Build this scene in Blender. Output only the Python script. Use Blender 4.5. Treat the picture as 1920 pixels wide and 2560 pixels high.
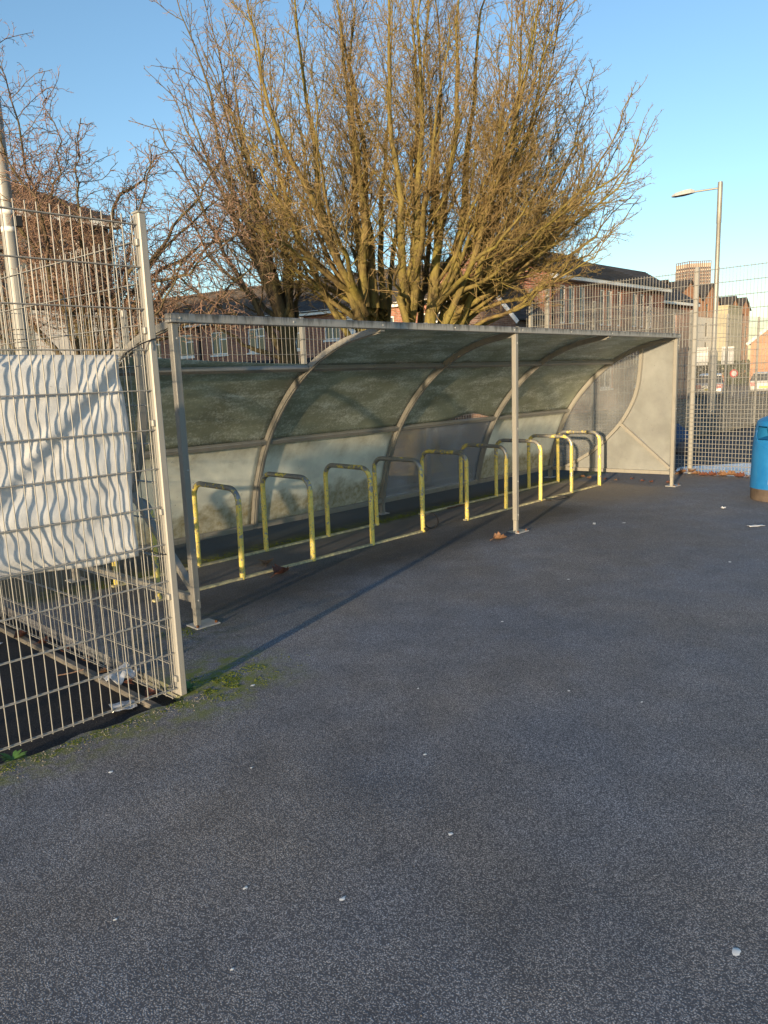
import bpy, math, random
import numpy as np
from mathutils import Vector, Matrix, noise as mnoise

# ------------------------------------------------------------------ camera, sky, sun, exposure
scene = bpy.context.scene
for o in list(bpy.data.objects):
    bpy.data.objects.remove(o)
COL = scene.collection
CAM = np.array([-2.6181, -4.4740, 1.6586])
YAW, PITCH, ROLL, FPX = 0.7914, 0.1763, -0.0367, 1863.9
SUN_AZ, SUN_EL = math.radians(17.6), math.radians(6.0)      # light travels this many degrees from +X towards +Y

def cam_axes():
    f = np.array([math.sin(YAW)*math.cos(PITCH), math.cos(YAW)*math.cos(PITCH), -math.sin(PITCH)])
    r = np.array([math.cos(YAW), -math.sin(YAW), 0.0]); u = np.cross(r, f)
    c, s = math.cos(ROLL), math.sin(ROLL)
    return c*r+s*u, -s*r+c*u, f
_r, _u, _f = cam_axes()
cd = bpy.data.cameras.new('camera'); cam = bpy.data.objects.new('camera', cd); COL.objects.link(cam)
cd.sensor_fit = 'VERTICAL'; cd.sensor_height = 24.0; cd.sensor_width = 18.0; cd.lens = FPX/2560*24.0
cd.clip_start = 0.05; cd.clip_end = 6000
cam.matrix_world = Matrix(((_r[0], _u[0], -_f[0], CAM[0]), (_r[1], _u[1], -_f[1], CAM[1]), (_r[2], _u[2], -_f[2], CAM[2]), (0, 0, 0, 1)))
scene.camera = cam

w = bpy.data.worlds.new('World'); scene.world = w; w.use_nodes = True
nt = w.node_tree; nt.nodes.clear()
sky = nt.nodes.new('ShaderNodeTexSky'); sky.sky_type = 'NISHITA'; sky.sun_disc = False
sky.sun_elevation = SUN_EL; sky.sun_rotation = math.radians(252.4)
sky.altitude = 0; sky.air_density = 1.0; sky.dust_density = 0.35; sky.ozone_density = 2.4
bg = nt.nodes.new('ShaderNodeBackground'); bg.inputs['Strength'].default_value = 0.15
wo = nt.nodes.new('ShaderNodeOutputWorld')
nt.links.new(sky.outputs[0], bg.inputs[0]); nt.links.new(bg.outputs[0], wo.inputs[0])

sd = bpy.data.lights.new('sun', 'SUN'); sd.energy = 3.9; sd.angle = math.radians(1.0); sd.color = (1.0, 0.77, 0.48)
sun = bpy.data.objects.new('sun', sd); COL.objects.link(sun); sun.location = (-20, -10, 12)
SUNDIR = Vector((math.cos(SUN_AZ)*math.cos(SUN_EL), math.sin(SUN_AZ)*math.cos(SUN_EL), -math.sin(SUN_EL)))
sun.rotation_euler = SUNDIR.to_track_quat('-Z', 'Y').to_euler()
vs = scene.view_settings
vs.view_transform = 'Standard'; vs.look = 'None'; vs.gamma = 1.0; vs.use_curve_mapping = False; vs.exposure = 1.2

# ------------------------------------------------------------------ helpers: materials
RNG = np.random.default_rng(7); random.seed(7)
M = {}
class NT:
    def __init__(s, name):
        s.m = bpy.data.materials.new(name); s.m.use_nodes = True; s.t = s.m.node_tree; s.t.nodes.clear()
        s.out = s.t.nodes.new('ShaderNodeOutputMaterial'); M[name] = s.m
    def n(s, typ, ins=None, **props):
        nd = s.t.nodes.new('ShaderNode'+typ)
        for k, v in props.items(): setattr(nd, k, v)
        for k, v in (ins or {}).items():
            sock = nd.inputs[k]
            if hasattr(v, 'is_linked') or isinstance(v, bpy.types.NodeSocket): s.t.links.new(v, sock)
            else: sock.default_value = v
        return nd
    def coord(s, which='Object'): return s.n('TexCoord').outputs[which]
    def noise(s, scale, detail=4, rough=.55, vec=None, out='Fac', dist=0.0):
        i = {'Scale': scale, 'Detail': detail, 'Roughness': rough, 'Distortion': dist}
        i['Vector'] = vec if vec is not None else s.coord()
        return s.n('TexNoise', i).outputs[out]
    def mapping(s, vec, scale=(1, 1, 1), loc=(0, 0, 0), rot=(0, 0, 0)):
        return s.n('Mapping', {'Vector': vec, 'Scale': scale, 'Location': loc, 'Rotation': rot}).outputs[0]
    def ramp(s, fac, stops):
        r = s.n('ValToRGB', {'Fac': fac}); e = r.color_ramp.elements
        while len(e) < len(stops): e.new(0.5)
        for x, (p, c) in zip(e, stops):
            x.position = p; x.color = (c, c, c, 1) if not hasattr(c, '__len__') else (*c, 1)
        return r.outputs[0]
    def mix(s, fac, a, b, mode='MIX'):
        nd = s.n('MixRGB', blend_type=mode)
        for k, v in (('Fac', fac), ('Color1', a), ('Color2', b)):
            if isinstance(v, bpy.types.NodeSocket): s.t.links.new(v, nd.inputs[k])
            else: nd.inputs[k].default_value = v if k == 'Fac' else (*v, 1)
        return nd.outputs[0]
    def math(s, op, a, b=0.0, clamp=False):
        nd = s.n('Math', operation=op, use_clamp=clamp)
        for i, v in enumerate((a, b)):
            if isinstance(v, bpy.types.NodeSocket): s.t.links.new(v, nd.inputs[i])
            else: nd.inputs[i].default_value = v
        return nd.outputs[0]
    def bump(s, h, strength=.3, dist=.01):
        return s.n('Bump', {'Height': h, 'Strength': strength, 'Distance': dist}).outputs[0]
    def bsdf(s, color, rough=.6, metal=0.0, normal=None, spec=.5, **kw):
        i = {'Roughness': rough, 'Metallic': metal, 'Specular IOR Level': spec}
        i['Base Color'] = color if isinstance(color, bpy.types.NodeSocket) else (*color, 1)
        if normal is not None: i['Normal'] = normal
        i.update(kw)
        b = s.n('BsdfPrincipled', i); s.t.links.new(b.outputs[0], s.out.inputs[0]); return b.outputs[0]
    def surf(s, sh): s.t.links.new(sh, s.out.inputs[0])
    def mixsh(s, fac, a, b):
        nd = s.n('MixShader')
        if isinstance(fac, bpy.types.NodeSocket): s.t.links.new(fac, nd.inputs[0])
        else: nd.inputs[0].default_value = fac
        s.t.links.new(a, nd.inputs[1]); s.t.links.new(b, nd.inputs[2]); return nd.outputs[0]

def simple(name, color, rough=.6, metal=0.0, var=.15, scale=8.0, spec=.5, bump=0.0):
    t = NT(name); f = t.noise(scale, 5, .6)
    a = tuple(c*(1-var) for c in color); b = tuple(min(1, c*(1+var)) for c in color)
    c = t.mix(t.ramp(f, [(.3, 0.0), (.7, 1.0)]), a, b)
    nrm = t.bump(t.noise(scale*4, 4), bump, .01) if bump else None
    t.bsdf(c, rough, metal, nrm, spec); return t.m

def boxmask(t, x, y, x0, x1, y0, y1, soft, wob):
    """soft rectangle mask in object space with a wobbling edge"""
    def edge(v, lo, hi):
        a = t.n('MapRange', {'Value': v, 'From Min': lo-soft, 'From Max': lo+soft}).outputs[0]
        b = t.n('MapRange', {'Value': v, 'From Min': hi-soft, 'From Max': hi+soft, 'To Min': 1.0, 'To Max': 0.0}).outputs[0]
        return t.math('MULTIPLY', a, b)
    xx = t.math('ADD', x, wob); yy = t.math('ADD', y, wob)
    return t.math('MULTIPLY', edge(xx, x0, x1), edge(yy, y0, y1))

def m_asphalt(name, dark, stone_lo, stone_hi, stains=True, cell=120.0):
    t = NT(name); co = t.coord()
    warp = t.n('VectorMath', {0: co, 1: t.n('VectorMath', {0: t.noise(60, 2, out='Color', vec=co), 1: (.012, .012, .012)}, operation='MULTIPLY').outputs[0]}, operation='ADD').outputs[0]
    v = t.n('TexVoronoi', {'Vector': warp, 'Scale': cell, 'Randomness': 1.0}, feature='F1')
    d = v.outputs['Distance']; rc = v.outputs['Color']
    sep = t.n('SeparateColor', {'Color': rc})
    stone = t.ramp(d, [(.20, 1.0), (.58, 0.0)])
    big = t.noise(.45, 5, .6, vec=co); mid = t.noise(3.5, 5, .65, vec=co)
    keep = t.ramp(t.math('ADD', sep.outputs[0], t.math('MULTIPLY', mid, .5)), [(.20, .45), (.85, 1.0)])
    stone = t.math('MULTIPLY', stone, keep)
    sc = t.mix(sep.outputs[1], stone_lo, stone_hi)
    c = t.mix(stone, dark, sc)
    tone = t.ramp(big, [(.3, .82), (.7, 1.15)])
    c = t.mix(1.0, c, tone, 'MULTIPLY')
    c = t.mix(1.0, c, t.mix(t.ramp(t.noise(.9, 4, .6, vec=t.mapping(co, loc=(7, 3, 0))), [(.38, 0.0), (.62, 1.0)]), (.92, .98, 1.09), (1.04, 1.0, .96)), 'MULTIPLY')
    c = t.mix(1.0, c, t.ramp(mid, [(.25, .82), (.75, 1.12)]), 'MULTIPLY')
    if stains:
        s = t.n('SeparateXYZ', {'Vector': co}); x, y = s.outputs[0], s.outputs[1]
        wob = t.math('MULTIPLY', t.math('SUBTRACT', t.noise(1.6, 5, .65, vec=co), .5), .7)
        wobs = t.math('MULTIPLY', t.math('SUBTRACT', t.noise(5.0, 5, .65, vec=co), .5), .28)
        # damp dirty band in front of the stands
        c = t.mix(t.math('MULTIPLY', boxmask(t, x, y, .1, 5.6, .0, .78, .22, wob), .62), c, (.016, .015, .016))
        # dusty strip between the rails
        c = t.mix(t.math('MULTIPLY', boxmask(t, x, y, -.2, 8.2, .82, 1.46, .06, wobs), .55), c, (.105, .092, .083))
        # pale tan patch at the far end
        c = t.mix(t.math('MULTIPLY', boxmask(t, x, y, 6.0, 9.0, -.15, 1.25, .30, wob), .55), c, (.17, .145, .12))
        # algae behind the rail and along the fences
        dm = t.ramp(t.noise(9, 6, .7, vec=co), [(.42, 0.0), (.60, 1.0)])
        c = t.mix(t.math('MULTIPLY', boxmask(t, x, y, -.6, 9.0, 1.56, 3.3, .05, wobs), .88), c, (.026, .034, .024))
        c = t.mix(t.math('MULTIPLY', t.math('MULTIPLY', boxmask(t, x, y, -.6, 9.0, 1.5, 1.82, .08, wobs), dm), .9), c, (.12, .13, .025))
        c = t.mix(t.math('MULTIPLY', t.math('MULTIPLY', boxmask(t, x, y, -1.75, -.25, -1.22, -.86, .13, wobs), dm), .95), c, (.15, .165, .03))
        c = t.mix(t.math('MULTIPLY', t.math('MULTIPLY', boxmask(t, x, y, -.75, -.1, -1.25, -.6, .20, wob), dm), .95), c, (.14, .17, .03))
        c = t.mix(t.math('MULTIPLY', t.math('MULTIPLY', boxmask(t, x, y, -.6, .25, -.35, .3, .16, wob), dm), .6), c, (.06, .07, .018))
    h = t.math('ADD', t.math('MULTIPLY', stone, 1.0), t.math('MULTIPLY', mid, .3))
    nrm = t.bump(h, .40, .004)
    r = t.ramp(big, [(.3, .66), (.7, .84)])
    t.bsdf(c, r, 0, nrm, .35); return t.m

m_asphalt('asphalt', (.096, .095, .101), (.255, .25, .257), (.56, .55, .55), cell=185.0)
m_asphalt('old_tarmac', (.012, .012, .014), (.03, .03, .034), (.07, .068, .066), stains=False, cell=150)
m_asphalt('court_tarmac', (.03, .03, .034), (.05, .05, .055), (.10, .10, .10), stains=False, cell=90)

def m_steel(name, base, dirt=(.20, .17, .13), rough=.45):
    t = NT(name); co = t.coord()
    f = t.noise(6, 6, .65); st = t.noise(1.0, 5, .7, vec=t.mapping(co, (24, 24, 3)))
    c = t.mix(t.ramp(f, [(.35, 0.0), (.75, .5)]), base, tuple(x*.78 for x in base))
    c = t.mix(t.ramp(st, [(.56, 0.0), (.74, .55)]), c, dirt)
    t.bsdf(c, rough, .15, t.bump(t.noise(40, 3), .08, .004), .4); return t.m
m_steel('fence_steel', (.30, .295, .275)); m_steel('shelter_steel', (.27, .26, .235), (.12, .105, .085), .45)
m_steel('galvanised', (.40, .40, .39), (.22, .21, .2), .4)
m_steel('old_steel', (.30, .285, .25), (.10, .08, .06), .55)
def m_beam():
    t = NT('beam_steel'); co = t.coord()
    st = t.noise(1.0, 6, .75, vec=t.mapping(co, (18, 18, 2.5)))
    g = t.n('SeparateXYZ', {'Vector': t.coord('Generated')}).outputs[2]
    f = t.math('ADD', st, t.math('MULTIPLY', g, .22))
    c = t.mix(t.ramp(f, [(.56, 0.0), (.78, .85)]), (.31, .305, .29), (.06, .056, .048))
    t.bsdf(c, .5, .15, None, .4)
m_beam()
def m_yellow():
    t = NT('chipped_yellow'); co = t.coord()
    rnd = t.n('ObjectInfo').outputs['Random']
    off = t.n('CombineXYZ', {0: t.math('MULTIPLY', rnd, 37.0), 1: t.math('MULTIPLY', rnd, 17.0), 2: t.math('MULTIPLY', rnd, 7.0)}).outputs[0]
    v = t.n('VectorMath', {0: co, 1: off}, operation='ADD').outputs[0]
    z = t.n('SeparateXYZ', {'Vector': co}).outputs[2]
    big = t.noise(6, 4, .6, vec=v); fine = t.noise(30, 5, .65, vec=v); spots = t.noise(52, 4, .6, vec=v)
    top = t.n('MapRange', {'Value': z, 'From Min': .56, 'From Max': .76, 'To Min': -.03, 'To Max': .095}).outputs[0]
    k = t.math('ADD', t.math('ADD', t.math('MULTIPLY', big, .55), t.math('MULTIPLY', fine, .45)), top)
    bare = t.ramp(k, [(.540, 0.0), (.56, 1.0)])
    sp = t.ramp(spots, [(.60, 0.0), (.625, 1.0)])
    mk = t.math('MAXIMUM', bare, sp)
    y = t.mix(t.ramp(fine, [(.3, 0.0), (.7, 1.0)]), (.74, .56, .10), (.82, .69, .20))
    y = t.mix(t.ramp(t.noise(9, 4, vec=v), [(.5, 0.0), (.75, .55)]), y, (.38, .36, .13))
    g = t.mix(fine, (.20, .20, .20), (.40, .40, .40))
    c = t.mix(mk, y, g)
    ro = t.math('SUBTRACT', .55, t.math('MULTIPLY', mk, .12))
    t.bsdf(c, ro, t.math('MULTIPLY', mk, .6), t.bump(t.math('SUBTRACT', 1.0, mk), .5, .002), .45)
m_yellow()
def m_rail():
    t = NT('rail_yellow'); f = t.noise(16, 6, .7)
    c = t.mix(t.ramp(f, [(.40, 0.0), (.56, 1.0)]), (.68, .60, .32), (.36, .32, .22))
    t.bsdf(c, .7, 0, t.bump(f, .4, .005), .3)
m_rail()
def m_poly(name, base, pale, brown, clear, transl, streak=True, algae=False):
    t = NT(name); co = t.coord()
    uvc = t.coord('UV')
    lich = t.noise(42, 8, .80, vec=co); patch = t.noise(2.2, 5, .6, vec=co)
    run = t.noise(1.0, 6, .7, vec=t.mapping(co, (2.2, 9, 2.2), rot=(0, .5, .3)))
    k = t.math('ADD', t.math('MULTIPLY', lich, .6), t.math('MULTIPLY', run, .5))
    lm = t.ramp(k, [(.535, 0.0), (.67, .95)]) if streak else t.ramp(k, [(.62, 0.0), (.9, .5)])
    c = t.mix(t.ramp(patch, [(.35, 0.0), (.7, 1.0)]), base, tuple(x*1.45 for x in base))
    c = t.mix(lm, c, pale)
    if algae:
        zz = t.n('SeparateXYZ', {'Vector': co}).outputs[2]
        wob = t.math('MULTIPLY', t.math('SUBTRACT', t.noise(3.2, 6, .65, vec=co), .5), .55)
        h = t.math('ADD', zz, wob)
        low = t.n('MapRange', {'Value': h, 'From Min': .40, 'From Max': .52, 'To Min': 1.0, 'To Max': 0.0}).outputs[0]
        high = t.n('MapRange', {'Value': h, 'From Min': .86, 'From Max': 1.06, 'To Min': 0.0, 'To Max': .7}).outputs[0]
        det = t.ramp(t.noise(14, 6, .7, vec=co), [(.3, .35), (.7, 1.0)])
        c = t.mix(t.math('MULTIPLY', t.math('MAXIMUM', low, high), det), c, brown)
    spk = t.ramp(t.noise(46, 2, .5, vec=co), [(.73, 0.0), (.76, 1.0)])
    c = t.mix(t.math('MULTIPLY', spk, .7), c, tuple(x*.4 for x in base))
    dif = t.n('BsdfDiffuse', {'Color': c}).outputs[0]
    trl = t.n('BsdfTranslucent', {'Color': c}).outputs[0]
    sh = t.mixsh(transl, dif, trl)
    tr = t.n('BsdfTransparent', {'Color': (.93, .95, .96, 1)}).outputs[0]
    cl = t.math('MULTIPLY', t.ramp(t.math('ADD', t.math('MULTIPLY', patch, .6), t.math('MULTIPLY', lich, .4)), [(.35, 1.0), (.75, .55)]), clear) if clear > 0 else 0.0
    sh = t.mixsh(cl, sh, tr)
    gl = t.n('BsdfGlossy', {'Color': (1, 1, 1, 1), 'Roughness': .22, 'Normal': t.bump(t.noise(3, 3, vec=co), .15, .02)}).outputs[0]
    fr = t.n('Fresnel', {'IOR': 1.45}).outputs[0]
    sh = t.mixsh(t.math('MULTIPLY', fr, .55), sh, gl)
    t.surf(sh); return t.m
m_poly('poly_roof', (.36, .38, .29), (.86, .88, .78), (.1, .1, .05), 0.0, .58)
m_poly('poly_low', (.73, .74, .655), (.81, .82, .75), (.33, .28, .15), 0.0, .22, False, True)
m_poly('poly_clear', (.34, .37, .42), (.42, .45, .49), (.2, .2, .15), .85, .3, False)
m_poly('poly_end', (.30, .31, .305), (.37, .38, .37), (.2, .18, .1), 0.0, .45, False)
m_poly('poly_end_clear', (.28, .285, .285), (.35, .355, .35), (.2, .2, .15), .80, .4, False)

def m_banner():
    t = NT('banner_vinyl'); f = t.noise(5, 6, .65)
    c = t.mix(t.ramp(f, [(.42, 0.0), (.75, .6)]), (.68, .69, .70), (.46, .45, .43))
    sp = t.ramp(t.noise(60, 3), [(.66, 0.0), (.72, .6)])
    c = t.mix(t.math('MULTIPLY', sp, t.ramp(t.noise(2.2, 3), [(.45, 0.0), (.65, 1.0)])), c, (.25, .24, .22))
    dif = t.bsdf(c, .45, 0, t.bump(t.noise(18, 5, .6), .25, .01), .4)
    tl = t.n('BsdfTranslucent', {'Color': c}).outputs[0]
    t.surf(t.mixsh(.05, dif, tl))
m_banner()
def m_bark(name, a, b, moss, mossamt):
    t = NT(name); co = t.coord()
    f = t.noise(9, 6, .7, vec=t.mapping(co, (1, 1, .35))); g = t.noise(1.3, 4, .6, vec=co)
    c = t.mix(t.ramp(f, [(.3, 0.0), (.7, 1.0)]), a, b)
    c = t.mix(t.math('MULTIPLY', t.ramp(t.math('ADD', t.math('MULTIPLY', g, .6), t.math('MULTIPLY', f, .4)), [(.42, 0.0), (.62, 1.0)]), mossamt), c, moss)
    t.bsdf(c, .9, 0, t.bump(f, .9, .05), .15)
m_bark('bark_olive', (.062, .047, .026), (.27, .195, .085), (.21, .185, .04), .75)
m_bark('bark_olive_twig', (.22, .155, .075), (.37, .26, .13), (.30, .23, .07), .5)
m_bark('bark_brown', (.065, .052, .038), (.17, .13, .085), (.115, .11, .035), .6)
m_bark('bark_brown_twig', (.20, .14, .10), (.33, .23, .16), (.24, .2, .08), .35)
m_bark('bark_cherry', (.06, .045, .035), (.15, .11, .075), (.10, .10, .03), .55)
m_bark('bark_cherry_twig', (.24, .15, .115), (.40, .26, .20), (.25, .2, .10), .25)

def m_brick(name, c1, c2, mortar, mapscale=1.0):
    t = NT(name); uv = t.coord('UV')
    b = t.n('TexBrick', {'Vector': uv, 'Color1': (*c1, 1), 'Color2': (*c2, 1), 'Mortar': (*mortar, 1), 'Scale': 1.0/mapscale, 'Mortar Size': .010, 'Mortar Smooth': .2, 'Bias': 0.0, 'Brick Width': .225, 'Row Height': .075})
    n = t.noise(1.2, 5, .6)
    c = t.mix(1.0, b.outputs['Color'], t.ramp(n, [(.3, .75), (.7, 1.2)]), 'MULTIPLY')
    c = t.mix(1.0, c, t.ramp(t.noise(7, 3), [(.3, .85), (.7, 1.15)]), 'MULTIPLY')
    t.bsdf(c, .85, 0, t.bump(b.outputs['Fac'], -.4, .008), .25)
m_brick('brick_red', (.27, .10, .062), (.36, .15, .095), (.27, .235, .20))
m_brick('brick_orange', (.48, .185, .075), (.58, .26, .12), (.33, .28, .22))
m_brick('brick_brown', (.105, .062, .048), (.16, .095, .07), (.17, .15, .13))
simple('roof_tile', (.050, .046, .046), .8, 0, .35, 2.5, .3, .2)
simple('roof_tile_brown', (.085, .068, .055), .85, 0, .35, 2.5, .3, .2)
simple('white_paint', (.74, .73, .70), .5); simple('white_render', (.62, .585, .53), .85, 0, .12, .8, .2)
simple('buff_cladding', (.36, .33, .235), .75, 0, .12, .7, .2)
simple('window_glass', (.035, .042, .05), .08, 0, .2, 1.0, .7); simple('curtain', (.50, .49, .46), .8)
simple('grey_cabin', (.20, .23, .235), .6, 0, .15, 2, .3); simple('dark_plastic', (.02, .02, .022), .5)
simple('grass', (.045, .060, .022), .95, 0, .5, 3.0, .1, .3); simple('soil', (.055, .055, .045), .95, 0, .4, 4.0, .1, .6)
simple('pale_concrete', (.78, .79, .80), .35, 0, .12, 1.6, .5, .1); simple('kerb_concrete', (.16, .145, .125), .85, 0, .35, 6, .2, .4)
simple('dead_leaf', (.21, .115, .065), .75, 0, .45, 30, .3, .3); simple('dead_leaf_red', (.14, .055, .038), .75, 0, .45, 30, .3, .3)
simple('gum', (.74, .74, .72), .7); simple('paper', (.72, .71, .70), .7)
simple('moss', (.17, .185, .03), .95, 0, .6, 25, .1, .5); simple('weed', (.06, .14, .03), .6, 0, .3, 20)
simple('plinth', (.085, .065, .052), .8, 0, .35, 7, .3, .4)
simple('tower_frame', (.17, .115, .10), .7); simple('tower_panel', (.42, .36, .30), .6, 0, .3, .08)
simple('rust', (.17, .075, .035), .85, 0, .4, 30, .2, .4)
simple('sticker', (.75, .66, .32), .5, 0, .05); simple('red_paint', (.55, .035, .03), .4, 0, .1); simple('car_dark', (.03, .034, .042), .25, .2, .1)
simple('car_silver', (.40, .41, .42), .28, .4, .08); simple('car_white', (.45, .45, .44), .3, 0, .05); simple('car_blue', (.05, .11, .22), .3, .2, .1)
simple('tyre', (.018, .018, .018), .8); simple('plate_yellow', (.72, .56, .06), .5, 0, .05); simple('tail_red', (.5, .02, .02), .25, 0, .05)
simple('bag_blue', (.045, .085, .17), .6, 0, .3, 5); simple('bag_grey', (.13, .11, .115), .7, 0, .3, 5)
simple('lamp_grey', (.25, .245, .225), .45, .3, .1, 5)
def m_bin():
    t = NT('bin_blue'); f = t.noise(4, 6, .65); st = t.noise(1.0, 5, .7, vec=t.mapping(t.coord(), (20, 20, 2)))
    c = t.mix(t.ramp(f, [(.35, 0.0), (.7, 1.0)]), (.010, .12, .34), (.016, .165, .40))
    c = t.mix(t.ramp(st, [(.58, 0.0), (.78, .35)]), c, (.10, .16, .22))
    t.bsdf(c, t.ramp(f, [(.3, .34), (.7, .5)]), 0, t.bump(t.noise(60, 3), .06, .003), .5)
m_bin()
def m_film():
    t = NT('clear_film'); d = t.n('BsdfDiffuse', {'Color': (.75, .77, .80, 1)}).outputs[0]
    g = t.n('BsdfGlossy', {'Roughness': .15}).outputs[0]; tr = t.n('BsdfTransparent').outputs[0]
    t.surf(t.mixsh(.45, t.mixsh(.35, d, g), tr))
m_film()

# ------------------------------------------------------------------ helpers: geometry
def setp(o, label=None, cat=None, group=None, kind=None):
    for k, v in (('label', label), ('category', cat), ('group', group), ('kind', kind)):
        if v: o[k] = v
    return o
def thing(name, label, cat, loc=(0, 0, 0), group=None, rz=0.0):
    o = bpy.data.objects.new(name, None); COL.objects.link(o); o.location = loc; o.rotation_euler = (0, 0, rz)
    o.empty_display_size = .2
    return setp(o, label, cat, group)
def rootloc(parent):
    v = Vector((0, 0, 0)); p = parent
    while p is not None: v += p.location; p = p.parent
    return v
def mesh_arrays(name, V, F4):
    V = np.asarray(V, np.float32); F4 = np.asarray(F4, np.int32)
    me = bpy.data.meshes.new(name); me.vertices.add(len(V)); me.vertices.foreach_set('co', V.ravel())
    n = F4.shape[1]; me.loops.add(F4.size); me.loops.foreach_set('vertex_index', F4.ravel())
    me.polygons.add(len(F4)); me.polygons.foreach_set('loop_start', np.arange(0, F4.size, n, dtype=np.int32))
    me.update(calc_edges=True); return me
class MB:
    def __init__(s): s.v = []; s.f = []; s.sm = []
    def add(s, vs, fs, smooth=False):
        b = len(s.v); s.v.extend([tuple(map(float, p)) for p in vs])
        for f in fs: s.f.append(tuple(i+b for i in f)); s.sm.append(smooth)
        return s
    def box(s, c, size, ax=None, bev=0.0):
        c = np.array(c, float); h = np.array(size, float)/2
        A = np.eye(3) if ax is None else np.array(ax, float)
        if bev <= 0:
            P = [c+A.T@(h*np.array(k)) for k in ((-1,-1,-1),(1,-1,-1),(1,1,-1),(-1,1,-1),(-1,-1,1),(1,-1,1),(1,1,1),(-1,1,1))]
            return s.add(P, [(0,3,2,1),(4,5,6,7),(0,1,5,4),(1,2,6,5),(2,3,7,6),(3,0,4,7)])
        b = min(bev, h.min()*.9); V = []; idx = {}
        for sx in (-1, 1):
            for sy in (-1, 1):
                for sz in (-1, 1):
                    for a in range(3):
                        q = np.array([sx, sy, sz], float)*h
                        for k in range(3):
                            if k != a: q[k] -= np.sign(q[k])*b
                        idx[(sx, sy, sz, a)] = len(V); V.append(c+A.T@q)
        F = []
        def face(a, sg):
            o = [k for k in range(3) if k != a]; r = []
            for p, q in ((-1,-1),(1,-1),(1,1),(-1,1)):
                k = [0, 0, 0]; k[a] = sg; k[o[0]] = p; k[o[1]] = q; r.append(idx[(*k, a)])
            return r if (sg > 0) == (a != 1) else r[::-1]
        for a in range(3):
            for sg in (-1, 1): F.append(face(a, sg))
        for a in range(3):
            o = [k for k in range(3) if k != a]
            for p in (-1, 1):
                for q in (-1, 1):
                    k0 = [0, 0, 0]; k1 = [0, 0, 0]; k0[a] = -1; k1[a] = 1; k0[o[0]] = k1[o[0]] = p; k0[o[1]] = k1[o[1]] = q
                    F.append((idx[(*k0, o[0])], idx[(*k1, o[0])], idx[(*k1, o[1])], idx[(*k0, o[1])]))
        for sx in (-1, 1):
            for sy in (-1, 1):
                for sz in (-1, 1): F.append(tuple(idx[(sx, sy, sz, a)] for a in range(3)))
        return s.add(V, F)
    def bar(s, a, b, wx, wz, up=(0, 0, 1), bev=0.0, ext=0.0):
        a = np.array(a, float); b = np.array(b, float); d = b-a; L = np.linalg.norm(d); d /= L
        u = np.array(up, float); r = np.cross(d, u); r /= np.linalg.norm(r); u = np.cross(r, d)
        return s.box((a+b)/2, (L+2*ext, wx, wz), (d, -r, u), bev)
    def sweep(s, pts, w, h, upn):
        """rectangular section swept along pts; upn = list of section normals (h direction)"""
        P = np.array(pts, float); n = len(P); T = np.gradient(P, axis=0); V = []; F = []
        for i in range(n):
            t = T[i]/np.linalg.norm(T[i]); u = np.array(upn[i], float); u -= t*(u@t); u /= np.linalg.norm(u); r = np.cross(t, u)
            for (p, q) in ((-1,-1),(1,-1),(1,1),(-1,1)): V.append(P[i]+r*p*w/2+u*q*h/2)
        for i in range(n-1):
            for k in range(4): F.append((i*4+k, i*4+(k+1) % 4, i*4+4+(k+1) % 4, i*4+4+k))
        F += [(3, 2, 1, 0), tuple((n-1)*4+k for k in range(4))]
        return s.add(V, F)
    def tube(s, pts, r, n=8, caps=True, smooth=True):
        P = np.array(pts, float); k = len(P); R = np.full(k, r) if np.isscalar(r) else np.array(r, float)
        T = np.gradient(P, axis=0); T /= np.linalg.norm(T, axis=1)[:, None]
        ref = np.array([0, 0, 1.]) if abs(T[0][2]) < .8 else np.array([1., 0, 0]); N = np.cross(T[0], ref); V = []; F = []
        for i in range(k):
            N = N-T[i]*(N@T[i]); N /= np.linalg.norm(N); B = np.cross(T[i], N)
            for j in range(n):
                a = 2*math.pi*j/n; V.append(P[i]+R[i]*(math.cos(a)*N+math.sin(a)*B))
        for i in range(k-1):
            for j in range(n): F.append((i*n+j, i*n+(j+1) % n, (i+1)*n+(j+1) % n, (i+1)*n+j))
        s.add(V, F, smooth)
        if caps: s.add([V[j] for j in range(n)], [tuple(range(n))[::-1]]); s.add([V[(k-1)*n+j] for j in range(n)], [tuple(range(n))])
        return s
    def lathe(s, prof, c, n=24, smooth=True, caps=True):
        V = []; F = []
        for r, z in prof:
            for j in range(n): a = 2*math.pi*j/n; V.append((c[0]+r*math.cos(a), c[1]+r*math.sin(a), c[2]+z))
        for i in range(len(prof)-1):
            for j in range(n): F.append((i*n+j, i*n+(j+1) % n, (i+1)*n+(j+1) % n, (i+1)*n+j))
        s.add(V, F, smooth)
        if caps:
            s.add(V[:n], [tuple(range(n))[::-1]]); s.add(V[-n:], [tuple(range(n))])
        return s
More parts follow.
